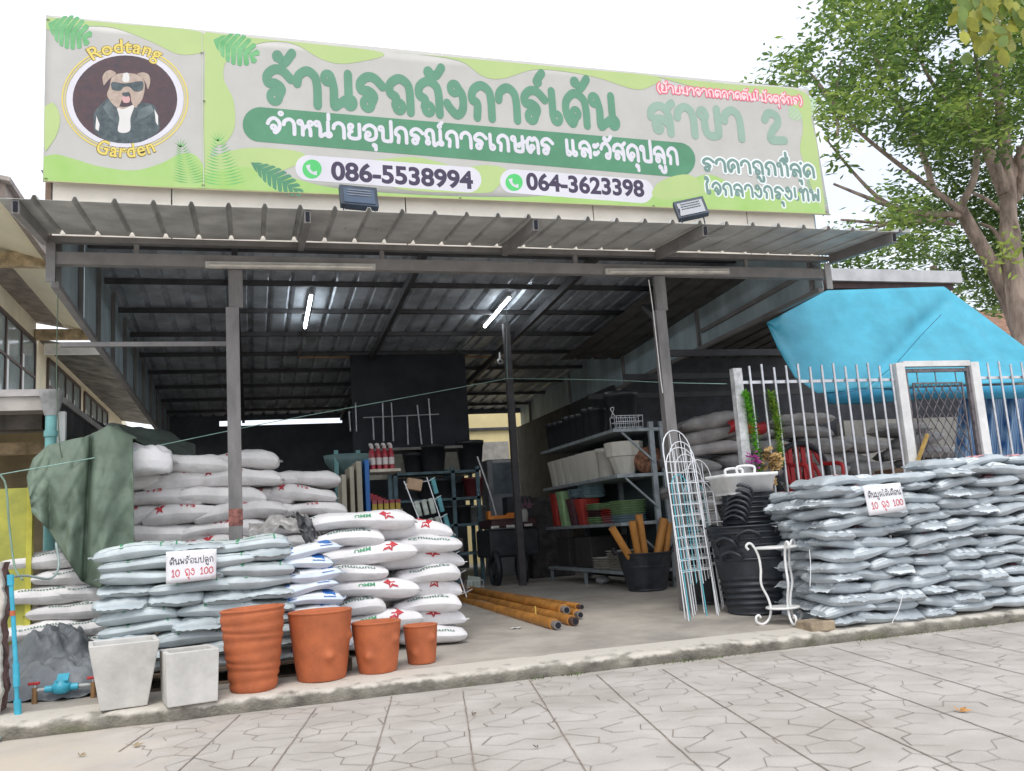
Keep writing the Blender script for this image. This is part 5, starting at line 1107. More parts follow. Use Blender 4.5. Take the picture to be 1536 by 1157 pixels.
tp = at(16, 868, q0.y); MB().tube([q0, at(24, 1000, q0.y), at(20, 930, q0.y), tp], .014, 10).build('riser', M_bpipe, pvc)
for a, b, r in (((25, 1030), (24, 995), .02), ((16, 878), (15.5, 862), .021), ((27, 1072), (26, 1050), .022)): MB().cyl(at(*a, q0.y), at(*b, q0.y), r, n=12).build('coupling', M_bpipe, pvc)
MB().cyl(at(19, 924, q0.y), at(18.6, 916, q0.y), .017, n=12).build('red_tape', mat('red_tape', (.45, .12, .05), .6), pvc)
MB().tube(cr_spline([at(16, 866, q0.y), at(40, 864, q0.y+.25), at(75, 868, q0.y+.4), at(88, 850, q0.y+.45), at(84, 815, q0.y+.6)], 6), .008, 6).build('thin_hose', mat('hose_grey', (.3, .38, .36), .6), pvc)
MB().tube(cr_spline([q0+Vector((0, 0, .02)), atZ(20, 1088, .05), atZ(-5, 1110, .02), atZ(-40, 1130, .02)], 6), .012, 8).build('floor_hose', mat('pale_hose', (.35, .5, .5), .5), pvc)
MB().tube(cr_spline([at(0, 712, 7.0), at(9, 730, 7.0), at(14, 790, 7.0), at(22, 850, 6.9), at(34, 870, 6.8)], 6), .007, 6).build('green_hose', mat('hose_green', (.2, .3, .22), .6), pvc)
wm_ = gr(92, 1052); wt = thing('water_meter', 'blue water meter between two red handled taps on brown stubs by the kerb', 'water meter', wm_); wz = wm_.z+.085; Yw = wm_.y
xa, xb = at(52, 1040, Yw).x, at(140, 1040, Yw).x
MB().cyl((xa, Yw, wz), (xb, Yw+.02, wz), .012, n=10).build('pipe_run', mat('pale_pipe', (.5, .52, .52), .5), wt)
m = MB(); m.lathe([(.03, -.04), (.055, -.03), (.06, .0), (.058, .025), (.045, .03), (.045, .045), (.001, .047)], (wm_.x, Yw, wz+.005), 20); mb_ = m.build('meter_body', M_bpipe, wt)
MB().cyl((wm_.x-.1, Yw, wz), (wm_.x+.1, Yw+.005, wz), .022, n=12).build('union_nut', M_bpipe, wt); MB().box((wm_.x+.01, Yw-.01, wz+.065), (.07, .07, .012), Matrix.Rotation(.6, 3, 'X')).build('lid', M_bpipe, mb_)
for x in (xa, xb):
    MB().cyl((x, Yw, wm_.z-.01), (x, Yw, wz+.02), .018, n=10).build('stub', mat('brass_stub', (.33, .19, .09), .5, .4), wt); MB().cyl((x, Yw, wz+.02), (x, Yw, wz+.035), .014, n=10).build('valve_stem', M_steel, wt)
    MB().b2((x-.04, Yw-.012, wz+.036), (x+.03, Yw+.012, wz+.054)).build('tap_handle', mat('red_handle', (.5, .03, .03), .45), wt, bevel=.004)
# ---------------------------------------------------------------- right: fence, gate, blue awning, store of sacks
FY = 7.9
def fence(x0, x1, n_, lab, post_l, zt=2.52):
    t = thing('bar_fence', lab, 'fence', ((x0+x1)/2, FY, fz(FY)))
    for z in (2.34, .55): MB().b2((x0, FY-.012, z), (x1, FY+.012, z+.03)).build('rail', M_alu, t)
    for k in range(n_):
        x = x0+(x1-x0)*(k+.65)/n_; MB().cyl((x, FY-.026, fz(FY)+.2), (x, FY-.026, zt+.02*math.sin(k*2.1)), .013, n=8).build('bar', M_alu, t)
    if post_l: MB().b2((x0-.10, FY-.04, fz(FY)), (x0, FY+.04, 2.5)).build('post', mat('white_worn_post', (.66, .66, .67), .5, .1, .18, 12), t, bevel=.004)
    MB().b2((x0, FY-.05, fz(FY)), (x1, FY+.05, fz(FY)+.2)).build('plinth', M_conc, t)
fence(4.80, 6.66, 13, 'bar fence of silver tubes between the white post and the gate', True); fence(7.80, 9.7, 12, 'bar fence of silver tubes to the right of the gate', False)
M_rustw = mat('chipped_white_paint', (.72, .71, .70), .55, 0, .1, 4, .1, 30); gt = thing('iron_gate', 'narrow gate with chipped white frame and diamond lattice in the fence', 'gate', (7.2, FY, fz(FY)))
for x in (6.72, 7.71): MB().b2((x-.055, FY-.05, fz(FY)), (x+.055, FY+.05, 2.53)).build('gate_post', M_rustw, gt, bevel=.004)
MB().b2((6.775, FY-.04, 2.49), (7.655, FY+.04, 2.55)).build('lintel', M_rustw, gt)
fr_ = MB(); M_gf = mat('gate_leaf_paint', (.16, .14, .15), .6, .1, .25, 15)
for x in (6.80, 7.63): fr_.b2((x-.02, FY-.02, fz(FY)+.05), (x+.02, FY+.02, 2.47))
fr_.b2((6.82, FY-.018, 2.43), (7.61, FY+.018, 2.468)); fr_.b2((6.82, FY-.018, .4), (7.61, FY+.018, .44)); leaf_ = fr_.build('leaf_frame', M_gf, gt)
lm = MB(); x0, x1, z0, z1 = 6.90, 7.53, .5, 2.30; n_ = 6; dx = (x1-x0)/n_; dzz = .165
lm.b2((x0-.01, FY-.008, z1), (x1+.01, FY+.008, z1+.016)); lm.b2((x0-.016, FY-.008, z0), (x0, FY+.008, z1)); lm.b2((x1, FY-.008, z0), (x1+.016, FY+.008, z1))
for k in range(-14, n_+14):
    for s_ in (1, -1):
        P_ = []; xa_ = x0+dx*k; slope = s_*dx/dzz
        for i in range(60):
            z = z0+(z1-z0)*i/59; x = xa_+slope*(z-z0)
            if x0 <= x <= x1: P_.append((x, FY+.006*s_, z))
        if len(P_) > 3: lm.tube([P_[0], P_[-1]], .006, 5)
lm.build('lattice', M_gf, leaf_)
for x in (6.96, 7.2, 7.47): MB().cyl((x, FY, 2.31), (x, FY, 2.43), .006, n=6).build('lattice_hanger', M_gf, leaf_)
a, b = at(1391, 652, 7.84), at(1368, 716, 7.8); MB().bar(a, b, .03, .03).build('wooden_stick', mat('yellow_wood', (.42, .27, .07), .7, 0, .15, 8), loc=b, label='yellow wooden stick leaning against the left gate post', cat='stick')
# blue sheet awning
M_blue = mat('blue_sheet', (.06, .37, .51), .5, 0, .09, 2.5, .1, 8); M_blue2 = mat('darker_blue_sheet', (.02, .25, .42), .5, 0, .1, 4)
Tb = [(0, (1150, 484)), (.28, (1240, 436)), (.62, (1416, 430)), (.8, (1482, 479)), (1, (1560, 538))]
Bb = [(0, (1150, 485)), (.06, (1166, 522)), (.13, (1192, 566)), (.2, (1226, 590)), (.45, (1330, 582)), (.8, (1470, 576)), (1, (1560, 574))]
def bluef(u, v):
    a, b = lerp_tab(Tb, u), lerp_tab(Bb, u); px, py = a[0]+(b[0]-a[0])*v, a[1]+(b[1]-a[1])*v; Yv = 8.95-.75*((py-430)/160)
    cx = 1290+ (590-py)*.9; fold = math.exp(-((px-cx)/16)**2)*.11*min(1, v*3)
    return at(px, py, Yv+.05*math.sin(v*PI)*math.sin(u*PI)+fold+.03*hnoise(u*7, v*4, 2)+.012*hnoise(u*23, v*9, 1)+.02*math.sin(u*34+v*2)*max(0, v-.55))
bt = thing('blue_awning', 'bright blue plastic sheet stretched as an awning above the fence and gate', 'awning', (7.2, 8.5, 2.3))
MB().grid(bluef, 70, 30, True).build('sheet', M_blue, bt, solid=.004)
MB().grid(lambda u, v: at(1238+u*325+5*v*(1-u), 586-9*u+v*(20+6*math.sin(u*9)*.3-2*u), 8.24+.05*v-.035*math.sin(v*PI)+.02*math.sin(u*22)), 50, 8, True).build('folded_hem', M_blue2, bt, solid=.004)
MB().tube([at(1250, 594, 8.18), at(1300, 582, 8.2), at(1345, 545, 8.35), at(1380, 505, 8.52), at(1412, 472, 8.7)], .004, 5).build('stay_cord', mat('dark_cord', (.03, .1, .16), .7), bt)
# store behind the fence
st = thing('sack_store', 'low dark store with pale roof edge behind the bar fence', 'shed', (7, 11, .2))
a, b = at(1240, 403, 9.3), at(1440, 409, 9.3); MB().b2((a.x, 9.28, a.z-.16), (b.x, 9.34, a.z)).build('roof_edge', mat('roof_edge_grey', (.52, .52, .53), .5, .2, .1, 4), st); MB().b2((a.x, 9.345, a.z-.24), (b.x-.1, 9.40, a.z-.05)).build('wall_plate', mat('red_brown_plate', (.10, .065, .065), .8), st)
corr(4.9, b.x, lambda y: a.z-.12-.045*(y-9.3), 9.42, 13.5, .3, .035, .08, 3).build('roof', mat('store_roof', (.13, .125, .12), .6, .2, .2, 3), st, solid=.004)
for k in range(3): MB().b2((5.0, 9.8+k*1.4, 3.02-.05*k), (b.x-.1, 9.86+k*1.4, 3.10-.05*k)).build('roof_rail', M_purl, st)
MB().b2((5.97, 13.5, .2), (17, 13.6, 3.9)).build('wall', M_dark, st)
M_sackdk = mat('dusty_sack', (.44, .42, .41), .75, 0, .18, 4, .35, 14, rand=.25)
sp = []
for i in range(4): s = Sack(.38, .25, .085, 411+i, .05, .02, .012, .45); o = s.mesh('stored_sack', M_sackdk, 18, 10); sp.append(o)
k = 0
for col, (x0_, n_, y_) in enumerate(((5.2, 12, 9.7), (5.95, 11, 9.9), (6.7, 12, 9.8), (7.45, 10, 9.9), (8.2, 11, 9.8), (8.95, 9, 9.9))):
    for L in range(n_):
        for r_ in range(1 if L % 2 else 1):
            k += 1; place(sp, k, (x0_+rnd.uniform(-.16, .16)+(.15 if L % 2 else 0), y_+rnd.uniform(-.08, .08), .26+L*.165), rnd.uniform(-.3, .3), rnd.uniform(-.16, .16), 'dusty grey sack behind the fence, column %s from the left, layer %s' % (WORD[col], WORD[L]), 'sack', 'dusty sacks in the store behind the fence')
# red chair frame leaning among the sacks
M_redp = mat('red_plastic', (.50, .03, .035), .45, 0, .1, 6); rc = gr(1300, 780); rc = Vector((6.12, 8.7, fz(8.75))); ch = thing('red_chair', 'red plastic chair behind the fence bars, bottom of its stack', 'chair', rc, 'red plastic chairs stacked behind the fence')
for sx in (-.2, .2):
    for sy in (-.2, .2): MB().tube([rc+Vector((sx*1.1, sy*1.1, 0)), rc+Vector((sx, sy, .42))], [.022, .028], 8).build('leg', M_redp, ch)
    MB().tube(cr_spline([rc+Vector((sx*1.05, -.2, .42)), rc+Vector((sx*1.15, -.18, .62)), rc+Vector((sx*1.1, .15, .66)), rc+Vector((sx, .24, .8)), rc+Vector((sx*.9, .27, .9))], 5), .024, 8).build('arm', M_redp, ch)
MB().box(rc+Vector((0, 0, .43)), (.44, .44, .03)).build('seat', M_redp, ch, bevel=.01)
bk = MB()
for k in range(4): bk.box(rc+Vector((-.13+.087*k, .25, .66)), (.05, .02, .46))
bk.build('backrest', M_redp, ch)
for k in range(1, 4):
    c_ = copy_tree(ch); c_.location = rc+Vector((0, .01*k, .23*k)); c_['label'] = 'red plastic chair behind the fence bars, %s in its stack' % ('second up', 'third up', 'topmost')[k-1]
rc2 = MB(); rc2.grid(lambda u, v: Vector((5.42+u*.5, 9.33-.08*math.sin(v*PI), 1.98+.14*v+.03*math.sin(u*6))), 8, 6, True); rc2.build('red_cloth', M_redp, loc=(5.6, 9.35, 2.0), label='small red cloth lying on the dusty sacks right of the right post', cat='cloth', solid=.01)
# blue striped sheets hanging at the right
def stripe_mat():
    m = mat('blue_striped_sheet', (.04, .14, .36), .55, 0, .1, 5); n = m.node_tree.nodes; l = m.node_tree.links; b = n["Principled BSDF"]; src = b.inputs["Base Color"].links[0].from_socket
    tc = n.new("ShaderNodeTexCoord"); wv = n.new("ShaderNodeTexWave"); wv.inputs["Scale"].default_value = 6; wv.inputs["Distortion"].default_value = 2; l.new(tc.outputs["Object"], wv.inputs[0])
    mx = n.new("ShaderNodeMixRGB"); mx.inputs[2].default_value = (.30, .45, .62, 1); l.new(wv.outputs[0], mx.inputs[0]); l.new(src, mx.inputs[1]); l.new(mx.outputs[0], b.inputs["Base Color"]); return m
MB().grid(lambda u, v: at(1440+u*130-10*v, 588+v*110+5*math.sin(u*5), 8.7+.06*math.sin(u*26+2*v)+.2*v), 40, 14, True).build('striped_sheet', stripe_mat(), loc=(8.4, 8.7, 1.2), label='blue and white striped sheet hanging behind the right part of the fence', cat='sheet', solid=.004)
bk_ = thing('plank_pile', 'pile of brown planks and boards behind the gate lattice', 'planks', (7.3, 8.6, .3))
for k in range(7): MB().box((7.28+.03*math.sin(k*3), 8.7, 1.0+.07*k), (.62-.02*k, .3, .05), Matrix.Rotation(.06*math.sin(k*5), 3, 'Y')).build('plank', mat('brown_plank', (.22, .14, .09), .85, 0, .3, 5), bk_)
MB().b2((7.0, 8.55, fz(8.6)), (7.58, 8.85, .96)).build('base_crate', M_dark, bk_)
wheel = MB(); wheel.tube([Vector((6.1+.35*math.cos(t), 8.95, 1.45+.35*math.sin(t))) for t in [2*PI*k/28 for k in range(29)]], .035, 8); wheel.build('tyre_ring', M_black, loc=(6.1, 8.95, 1.1), label='black tyre ring among the sacks behind the fence', cat='tyre')
# hanging plastic vines and flowers
def vine(pts, n_, lab, m_):
    P = cr_spline(pts, 8); m = MB()
    for i in range(n_):
        f = rnd.random(); k = int(f*(len(P)-1)); c = P[k].lerp(P[min(k+1, len(P)-1)], rnd.random()); a = rnd.uniform(0, 6.28); L = rnd.uniform(.045, .085)
        d = Vector((math.cos(a), math.sin(a)*.8, rnd.uniform(-.3, .6))).normalized(); q = d.cross(Vector((0, 0, 1))).normalized()*.012
        m.add([c, c+d*L*.5+q, c+d*L, c+d*L*.5-q], [(0, 1, 2, 3)])
    t = thing('hanging_vine', lab, 'plant', P[-1], 'plastic vines hanging on the fence'); m.build('foliage', m_, t); MB().tube(P, .004, 5).build('stem', mat('vine_stem', (.12, .25, .04), .7), t)
M_vine = mat('vine_green', (.22, .60, .05), .6, 0, .2, 12); M_vine2 = mat('vine_browning', (.34, .40, .08), .6, 0, .35, 9, col2=(.18, .50, .05))
vine([at(1118, 588, 7.82), at(1128, 630, 7.82), at(1136, 680, 7.82), at(1141, 735, 7.82)], 700, 'bright green plastic vine hanging beside the white fence post', M_vine); vine([at(1156, 590, 7.82), at(1163, 620, 7.82), at(1168, 650, 7.82), at(1172, 700, 7.82)], 750, 'plastic vine browning at its lower end, hanging on the second fence bar', M_vine2)
def flower(c, r, m_, lab, n_=46):
    m = MB()
    for i in range(n_):
        d = Vector((rnd.gauss(0, 1), rnd.gauss(0, 1)-.4, rnd.gauss(0, 1))).normalized(); q = d.orthogonal().normalized(); b = c+d*r*.35+Vector((rnd.gauss(0, r*.3), 0, rnd.gauss(0, r*.6)))
        e = d.cross(q); m.add([b, b+d*r*.5+q*r*.35, b+d*r*.9+e*r*.1, b+d*r*.5-q*r*.35], [(0, 1, 2, 3)])
    m.build('plastic_flowers', m_, loc=c, label=lab, cat='flowers')
flower(at(1156, 692, 7.78), .085, mat('beige_petal', (.50, .33, .14), .6, 0, .2, 15), 'bunch of beige plastic flowers hanging on the fence', 90); flower(at(1157, 722, 7.78), .05, mat('beige_petal', (.5, .33, .14)), 'small lower bunch of beige plastic flowers on the fence', 40); flower(at(1131, 690, 7.79), .055, mat('magenta_petal', (.42, .05, .30), .6, 0, .2, 15), 'magenta plastic flowers hanging beside the white fence post', 40); flower(at(1134, 712, 7.79), .05, mat('dusky_pink_petal', (.30, .15, .2), .6, 0, .2, 15), 'faded pink plastic flowers below the magenta ones', 30)
# ---------------------------------------------------------------- trees and what stands beyond
def leafm(name, col):
    m = mat(name, col, .5, 0, .2, 3); n = m.node_tree.nodes; l = m.node_tree.links; b = n["Principled BSDF"]; out = n["Material Output"]
    tr_ = n.new("ShaderNodeBsdfTranslucent"); tr_.inputs[0].default_value = (col[0]*1.6, col[1]*1.7, col[2]*.9, 1); ms = n.new("ShaderNodeMixShader"); ms.inputs[0].default_value = .4
    l.new(b.outputs[0], ms.inputs[1]); l.new(tr_.outputs[0], ms.inputs[2]); l.new(ms.outputs[0], out.inputs[0]); return m
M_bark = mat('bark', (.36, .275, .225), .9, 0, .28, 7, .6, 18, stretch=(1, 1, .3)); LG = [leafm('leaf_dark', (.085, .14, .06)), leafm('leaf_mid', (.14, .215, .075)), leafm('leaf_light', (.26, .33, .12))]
def leaves(m, c, n_, spread, L0, rr, tone):
    for i in range(n_):
        p = c+Vector((rr.gauss(0, spread), rr.gauss(0, spread), rr.gauss(0, spread*.7))); a = rr.uniform(0, 6.28); L = L0*rr.uniform(.7, 1.2)
        d = Vector((math.cos(a), math.sin(a), rr.uniform(-.75, .35))).normalized(); q = d.cross(Vector((rr.gauss(0, .4), rr.gauss(0, .4), 1))).normalized()*L*.2
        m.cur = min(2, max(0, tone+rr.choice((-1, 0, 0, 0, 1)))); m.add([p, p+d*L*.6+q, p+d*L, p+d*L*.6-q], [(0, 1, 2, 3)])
    m.cur = 0
TY = 12.0
def T_(px, py, dy=0): return at(px, py, TY+dy)
tr = thing('broad_tree', 'leafy broad tree with pinkish bark and forking trunk behind the blue awning', 'tree', (13.0, 12, 0)); tk = MB()
base = T_(1545, 600)
tk.tube(cr_spline([Vector((base.x+.35, TY, -.02)), base, T_(1535, 500), T_(1522, 420), T_(1513, 330), T_(1510, 250), T_(1500, 160), T_(1490, 60), T_(1480, -60)], 5), [.23]*5+[.21]*5+[.19]*5+[.17]*5+[.14]*5+[.11]*5+[.08]*5+[.06]*5+[.04], 14)
limbs = [([(1532, 505), (1495, 412), (1458, 345), (1436, 305)], .145, .10), ([(1440, 312), (1462, 265), (1466, 205), (1470, 140), (1460, 60)], .07, .025), ([(1446, 318), (1400, 285), (1350, 248), (1300, 208), (1262, 172), (1220, 120)], .058, .015), ([(1440, 322), (1380, 320), (1330, 305), (1290, 270), (1240, 210)], .065, .016),
         ([(1432, 335), (1385, 332), (1330, 335), (1262, 330)], .055, .02), ([(1362, 318), (1310, 300), (1250, 276)], .05, .02), ([(1350, 330), (1310, 342), (1270, 350)], .04, .02), ([(1508, 290), (1475, 210), (1450, 160), (1425, 90)], .13, .03), ([(1512, 270), (1545, 200), (1560, 100)], .12, .04), ([(1262, 172), (1255, 140), (1262, 90)], .03, .01), ([(1262, 172), (1215, 110), (1180, 100)], .03, .01),
         ([(1516, 330), (1480, 300), (1460, 290)], .05, .03), ([(1256, 205), (1256, 180), (1240, 160)], .03, .01), ([(1400, 285), (1380, 220), (1340, 140), (1300, 60)], .06, .015), ([(1466, 205), (1430, 170), (1390, 110), (1360, 40)], .06, .015), ([(1514, 380), (1490, 345), (1470, 335)], .05, .02), ([(1512, 300), (1528, 290), (1530, 220)], .10, .06)]
for P_, ra, rb in limbs:
    pp = cr_spline([T_(x, y, .25*math.sin(i*1.7+x*.05)) for i, (x, y) in enumerate(P_)], 5); n_ = len(pp); tk.tube(pp, [ra+(rb-ra)*i/(n_-1) for i in range(n_)], 10)
tk.build('trunk', M_bark, tr)
cr_ = MB(); rr = random.Random(5)
poly_ = [(1245, -60), (1232, 20), (1222, 55), (1168, 68), (1152, 98), (1178, 108), (1222, 128), (1222, 180), (1262, 205), (1320, 190), (1338, 260), (1322, 300), (1330, 385), (1420, 400), (1440, 430), (1480, 455), (1600, 470), (1640, 200), (1640, -120), (1300, -120)]
def inside(x, y, poly):
    c = False; j = len(poly)-1
    for i in range(len(poly)):
        (xi, yi), (xj, yj) = poly[i], poly[j]
        if (yi > y) != (yj > y) and x < (xj-xi)*(y-yi)/(yj-yi)+xi: c = not c
        j = i
    return c
cl = 0
while cl < 2700:
    x, y = rr.uniform(1150, 1640), rr.uniform(-120, 470)
    if not inside(x, y, poly_): continue
    g = hnoise(x*.018, y*.018, 3)+.5*hnoise(x*.05, y*.05, 6)
    if g < -.42 or (430 < y and x < 1480): continue
    if 1330 < x < 1440 and 290 < y < 410 and rr.random() < .2: continue
    if x < 1330 and rr.random() < .2: continue
    dy = rr.uniform(-1.6, 2.2)
    if x > 1400 and 230 < y < 480: dy = abs(dy)*.8+.6
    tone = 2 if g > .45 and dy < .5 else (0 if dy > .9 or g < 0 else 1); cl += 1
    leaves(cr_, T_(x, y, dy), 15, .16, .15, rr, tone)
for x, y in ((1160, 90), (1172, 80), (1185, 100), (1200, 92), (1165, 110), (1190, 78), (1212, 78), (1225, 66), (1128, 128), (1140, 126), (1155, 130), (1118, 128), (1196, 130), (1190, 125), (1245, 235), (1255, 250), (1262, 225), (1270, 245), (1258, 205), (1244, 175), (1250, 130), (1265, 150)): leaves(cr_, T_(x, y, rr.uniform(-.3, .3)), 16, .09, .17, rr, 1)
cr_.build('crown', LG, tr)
t2 = thing('background_tree', 'smaller dense tree far behind the roof edge at the right', 'tree', (13.5, 19, 0)); c2 = MB()
for i in range(420):
    x, y = rr.uniform(1225, 1520), rr.uniform(300, 470)
    if x < 1340 and y < 345: continue
    if hnoise(x*.03, y*.03, 9) < -.35: continue
    leaves(c2, at(x, y, 19+rr.uniform(-1, 1)), 14, .22, .22, rr, rr.choice((0, 1, 1)))
c2.build('crown', LG, t2); MB().cyl((at(1400, 450, 19).x, 19, 0), at(1400, 400, 19), .2, .1).build('trunk', M_bark, t2)
t3 = thing('near_branch', 'yellow green leaves hanging close to the lens in the top right corner', 'branch', at(1500, 20, 3.2)); n3 = MB(); M_yel = [mat('near_leaf_yellow', (.26, .27, .02), .5, 0, .2, 6), mat('near_leaf_green', (.13, .20, .025), .5, 0, .2, 6)]
for i in range(120):
    x, y = 1500+rr.gauss(0, 36), 12+rr.gauss(0, 30)
    if x < 1438: x = 1445
    p = at(x, y, 3.2+rr.uniform(-.2, .2)); a = rr.uniform(0, 6.28); L = rr.uniform(.07, .11); d = Vector((math.cos(a)*.5, rr.uniform(-.3, .3), -abs(math.sin(a))-.2)).normalized(); q = d.cross(fw).normalized()*L*.26; n3.cur = rr.choice((0, 0, 1)); n3.add([p, p+d*L*.3+q*.9, p+d*L*.65+q, p+d*L, p+d*L*.65-q, p+d*L*.3-q*.9], [(0, 1, 2, 3, 4, 5)])
n3.build('leaves', M_yel, t3); MB().tube([at(1560, -40, 3.2), at(1500, 0, 3.2), at(1470, 20, 3.2)], .006, 6).build('twig', M_bark, t3)
t4 = thing('leafy_sprout', 'yellow green shoot of narrow leaves growing on the tree trunk at the right', 'plant', T_(1510, 390, -.5)); n4 = MB()
for i in range(60):
    p = T_(1512+rr.gauss(0, 18), 382+rr.gauss(0, 16), -.6+rr.uniform(-.1, .1)); a = rr.uniform(0, 6.28); L = rr.uniform(.14, .24); d = Vector((math.cos(a), rr.uniform(-.4, .2), math.sin(a)*.7-.2)).normalized(); q = d.cross(fw).normalized()*L*.13; n4.add([p, p+d*L*.5+q, p+d*L, p+d*L*.5-q], [(0, 1, 2, 3)])
n4.build('leaves', mat('sprout_leaf', (.26, .33, .04), .5, 0, .2, 6), t4); MB().tube([T_(1518, 395, -.2), T_(1512, 385, -.6)], .012, 6).build('stem', M_bark, t4)
ho = thing('far_house', 'brown roofed house far behind the tree trunk at the right', 'house', at(1510, 540, 24)); a = at(1460, 465, 24); b = at(1640, 530, 24)
MB().add([(a.x, 24, b.z), (b.x+3, 24, b.z), (b.x+3, 28, a.z+1), (a.x+.8, 28, a.z+1)], [(0, 1, 2, 3)]).build('roof', mat('brown_roof', (.25, .13, .08), .8, 0, .2, 3), ho, solid=.1); MB().b2((a.x+.4, 24.4, 0), (b.x+3, 28, b.z)).build('wall', M_cream, ho)
MB().b2((9.8, 13.0, 0), (18, 13.2, 2.5)).build('yard_wall', mat('yard_wall_grey', (.3, .29, .27), .9, 0, .2, 2), loc=(13.5, 12.6, 0), label='grey yard wall behind the fence at the right edge', cat='wall')
# ---------------------------------------------------------------- back of the shop
yb_ = thing('yellow_building', 'pale yellow building seen through the open back corner of the shop', 'building', (6, 21.5, 0)); MB().b2((3.5, 21.4, 0), (7.4, 22, 6)).build('wall', mat('yellow_wall', (.72, .6, .32), .85, 0, .06, 1.5), yb_)
for z in (1.6, 2.6, 3.5): MB().b2((4.2, 21.33, z), (7, 21.395, z+.06)).build('rail', M_dark, yb_)
MB().b2((5.35, 21.32, 1.9), (6.2, 21.39, 3.2)).build('shutter', mat('shutter_grey', (.35, .33, .3), .7), yb_)
# rear rack
RY = 13.4; M_trk = mat('teal_rack', (.10, .17, .20), .55, .2, .2, 6); xa, xb = at(592, 760, RY).x, at(722, 760, RY).x
rk2 = thing('rear_rack', 'dark teal shelf rack at the back of the shop with a plank on top', 'shelf rack', ((xa+xb)/2, RY, fz(RY)))
SZ2 = [at(655, y, RY).z for y in (832, 788, 748, 707)]
for z in SZ2: MB().b2((xa, RY, z-.04), (xb, RY+.5, z)).build('shelf', M_trk, rk2)
for x in (xa+.03, (xa+xb)/2+.25, xb-.03):
    for y in (RY+.02, RY+.48): MB().b2((x-.03, y-.02, fz(RY)), (x+.03, y+.02, SZ2[3]+.05)).build('upright', M_trk, rk2)
zt = at(655, 669, RY).z; MB().b2((xa-.3, RY+.05, zt-.04), (xb+.02, RY+.5, zt)).build('top_plank', mat('grey_plank', (.22, .21, .2), .8), rk2)
for x in (xa-.2, xb-.06): MB().b2((x-.03, RY+.2, SZ2[3]), (x+.03, RY+.26, zt-.041)).build('prop', M_trk, rk2)
MB().b2((xa-.3, RY+.60, SZ2[3]-.05), (xb, RY+.63, zt-.05)).build('pale_back_sheet', mat('pale_back', (.55, .53, .45), .8), rk2)
MB().b2((xa-.5, RY+.7, zt+.02), (xb+.05, RY+.74, 3.98)).build('upper_shade_sheet', mat('painted_upper_shade', (.03, .034, .042), .8, 0, .2, 2), rk2)  # near-black sheet added to stand in for the shade above the rack
k = 0
for zi, z, items in ((3, SZ2[3], ((620, .16, .3, M_bpot), (648, .24, .42, M_bpot), (706, .22, .46, M_bpot))), (2, SZ2[2], ((640, .2, .3, M_bpot), (660, .2, .3, M_bpot), (682, .12, .26, M_bpot), (708, .17, .3, mat('dark_red_pot', (.16, .03, .035), .5)))), (1, SZ2[1], ((668, .2, .28, M_bpot), (688, .17, .28, M_bpot), (710, .15, .26, mat('grey_pot', (.2, .2, .19), .6))))):
    for px, r, h, mm in items:
        k += 1; c = at(px, 700, RY+.2); pot(Vector((c.x, RY+.2, z)), r*.75, r, h, mm, 'stored_pot', '%s pot on the %s shelf of the rear rack, number %s along the racks' % ('red' if 'red' in mm.name else 'grey' if 'grey' in mm.name else 'black', ('', 'lower', 'middle', 'upper')[zi], WORD[k-1]), 'pot', 'pots on the rear rack')
ct = at(672, 783, RY+.2); MB().b2((ct.x-.3, RY+.1, SZ2[0]+.002), (ct.x+.2, RY+.45, SZ2[0]+.22)).build('carton', mat('pale_carton', (.32, .28, .24), .85), loc=ct, label='pale carton on the lowest shelf of the rear rack', cat='carton', bevel=.01)
# silver poles standing against the sheet painted as upper shade
def zp(x, y): return (x/3.072+320, y/3.072+380)
for i, (a, b) in enumerate((((625, 730), (632, 822)), ((655, 690), (660, 822)), ((735, 760), (740, 860)), ((780, 690), (785, 866)), ((820, 690), (830, 866)), ((893, 750), (898, 882)), ((940, 700), (960, 880)), ((992, 670), (1008, 880)))):
    p, q = at(*zp(*a), RY+.62), at(*zp(*b), RY+.56); t = MB().cyl(q, p, .014, n=8).build('metal_pole', M_alu, loc=q, label='thin silver pole standing on the rear rack plank, %s from the left' % ORD[i], cat='pole', group='silver poles above the rear rack')
MB().cyl(at(*zp(690, 758), RY+.6), at(*zp(1040, 742), RY+.6), .010, n=8).build('cross_rail', M_alu, loc=at(*zp(690, 758), RY+.6), label='horizontal silver rail behind the standing poles at the back', cat='rail')
# display stand with blue side, spray bottles and boxes
DY = 10.2; ds = thing('display_stand', 'display stand with bright blue side panel and cream shelves behind the white sacks', 'display stand', (at(560, 760, DY).x, DY, fz(DY)))
a, b = at(546, 690, DY), at(556, 772, DY); MB().b2((a.x, DY-.03, fz(DY)), (b.x, DY+.42, a.z)).build('blue_side', mat('bright_blue_panel', (.02, .16, .50), .5, 0, .08, 5), ds, bevel=.004)
s1x = at(600, 705, DY).x; z1, z2 = at(575, 704, DY).z, at(575, 765, DY).z
for z in (z1, z2): MB().b2((b.x+.002, DY-.06, z-.035), (s1x, DY+.4, z)).build('shelf', mat('cream_shelf', (.6, .56, .46), .6), ds, bevel=.004)
MB().b2((s1x-.09, DY+.36, fz(DY)), (s1x-.05, DY+.4, z1)).build('rear_upright', M_trk, ds)
M_redb = mat('spray_bottle_red', (.40, .03, .05), .3, 0, .15, 10); M_cap = mat('bottle_cap_white', (.72, .66, .64), .4)
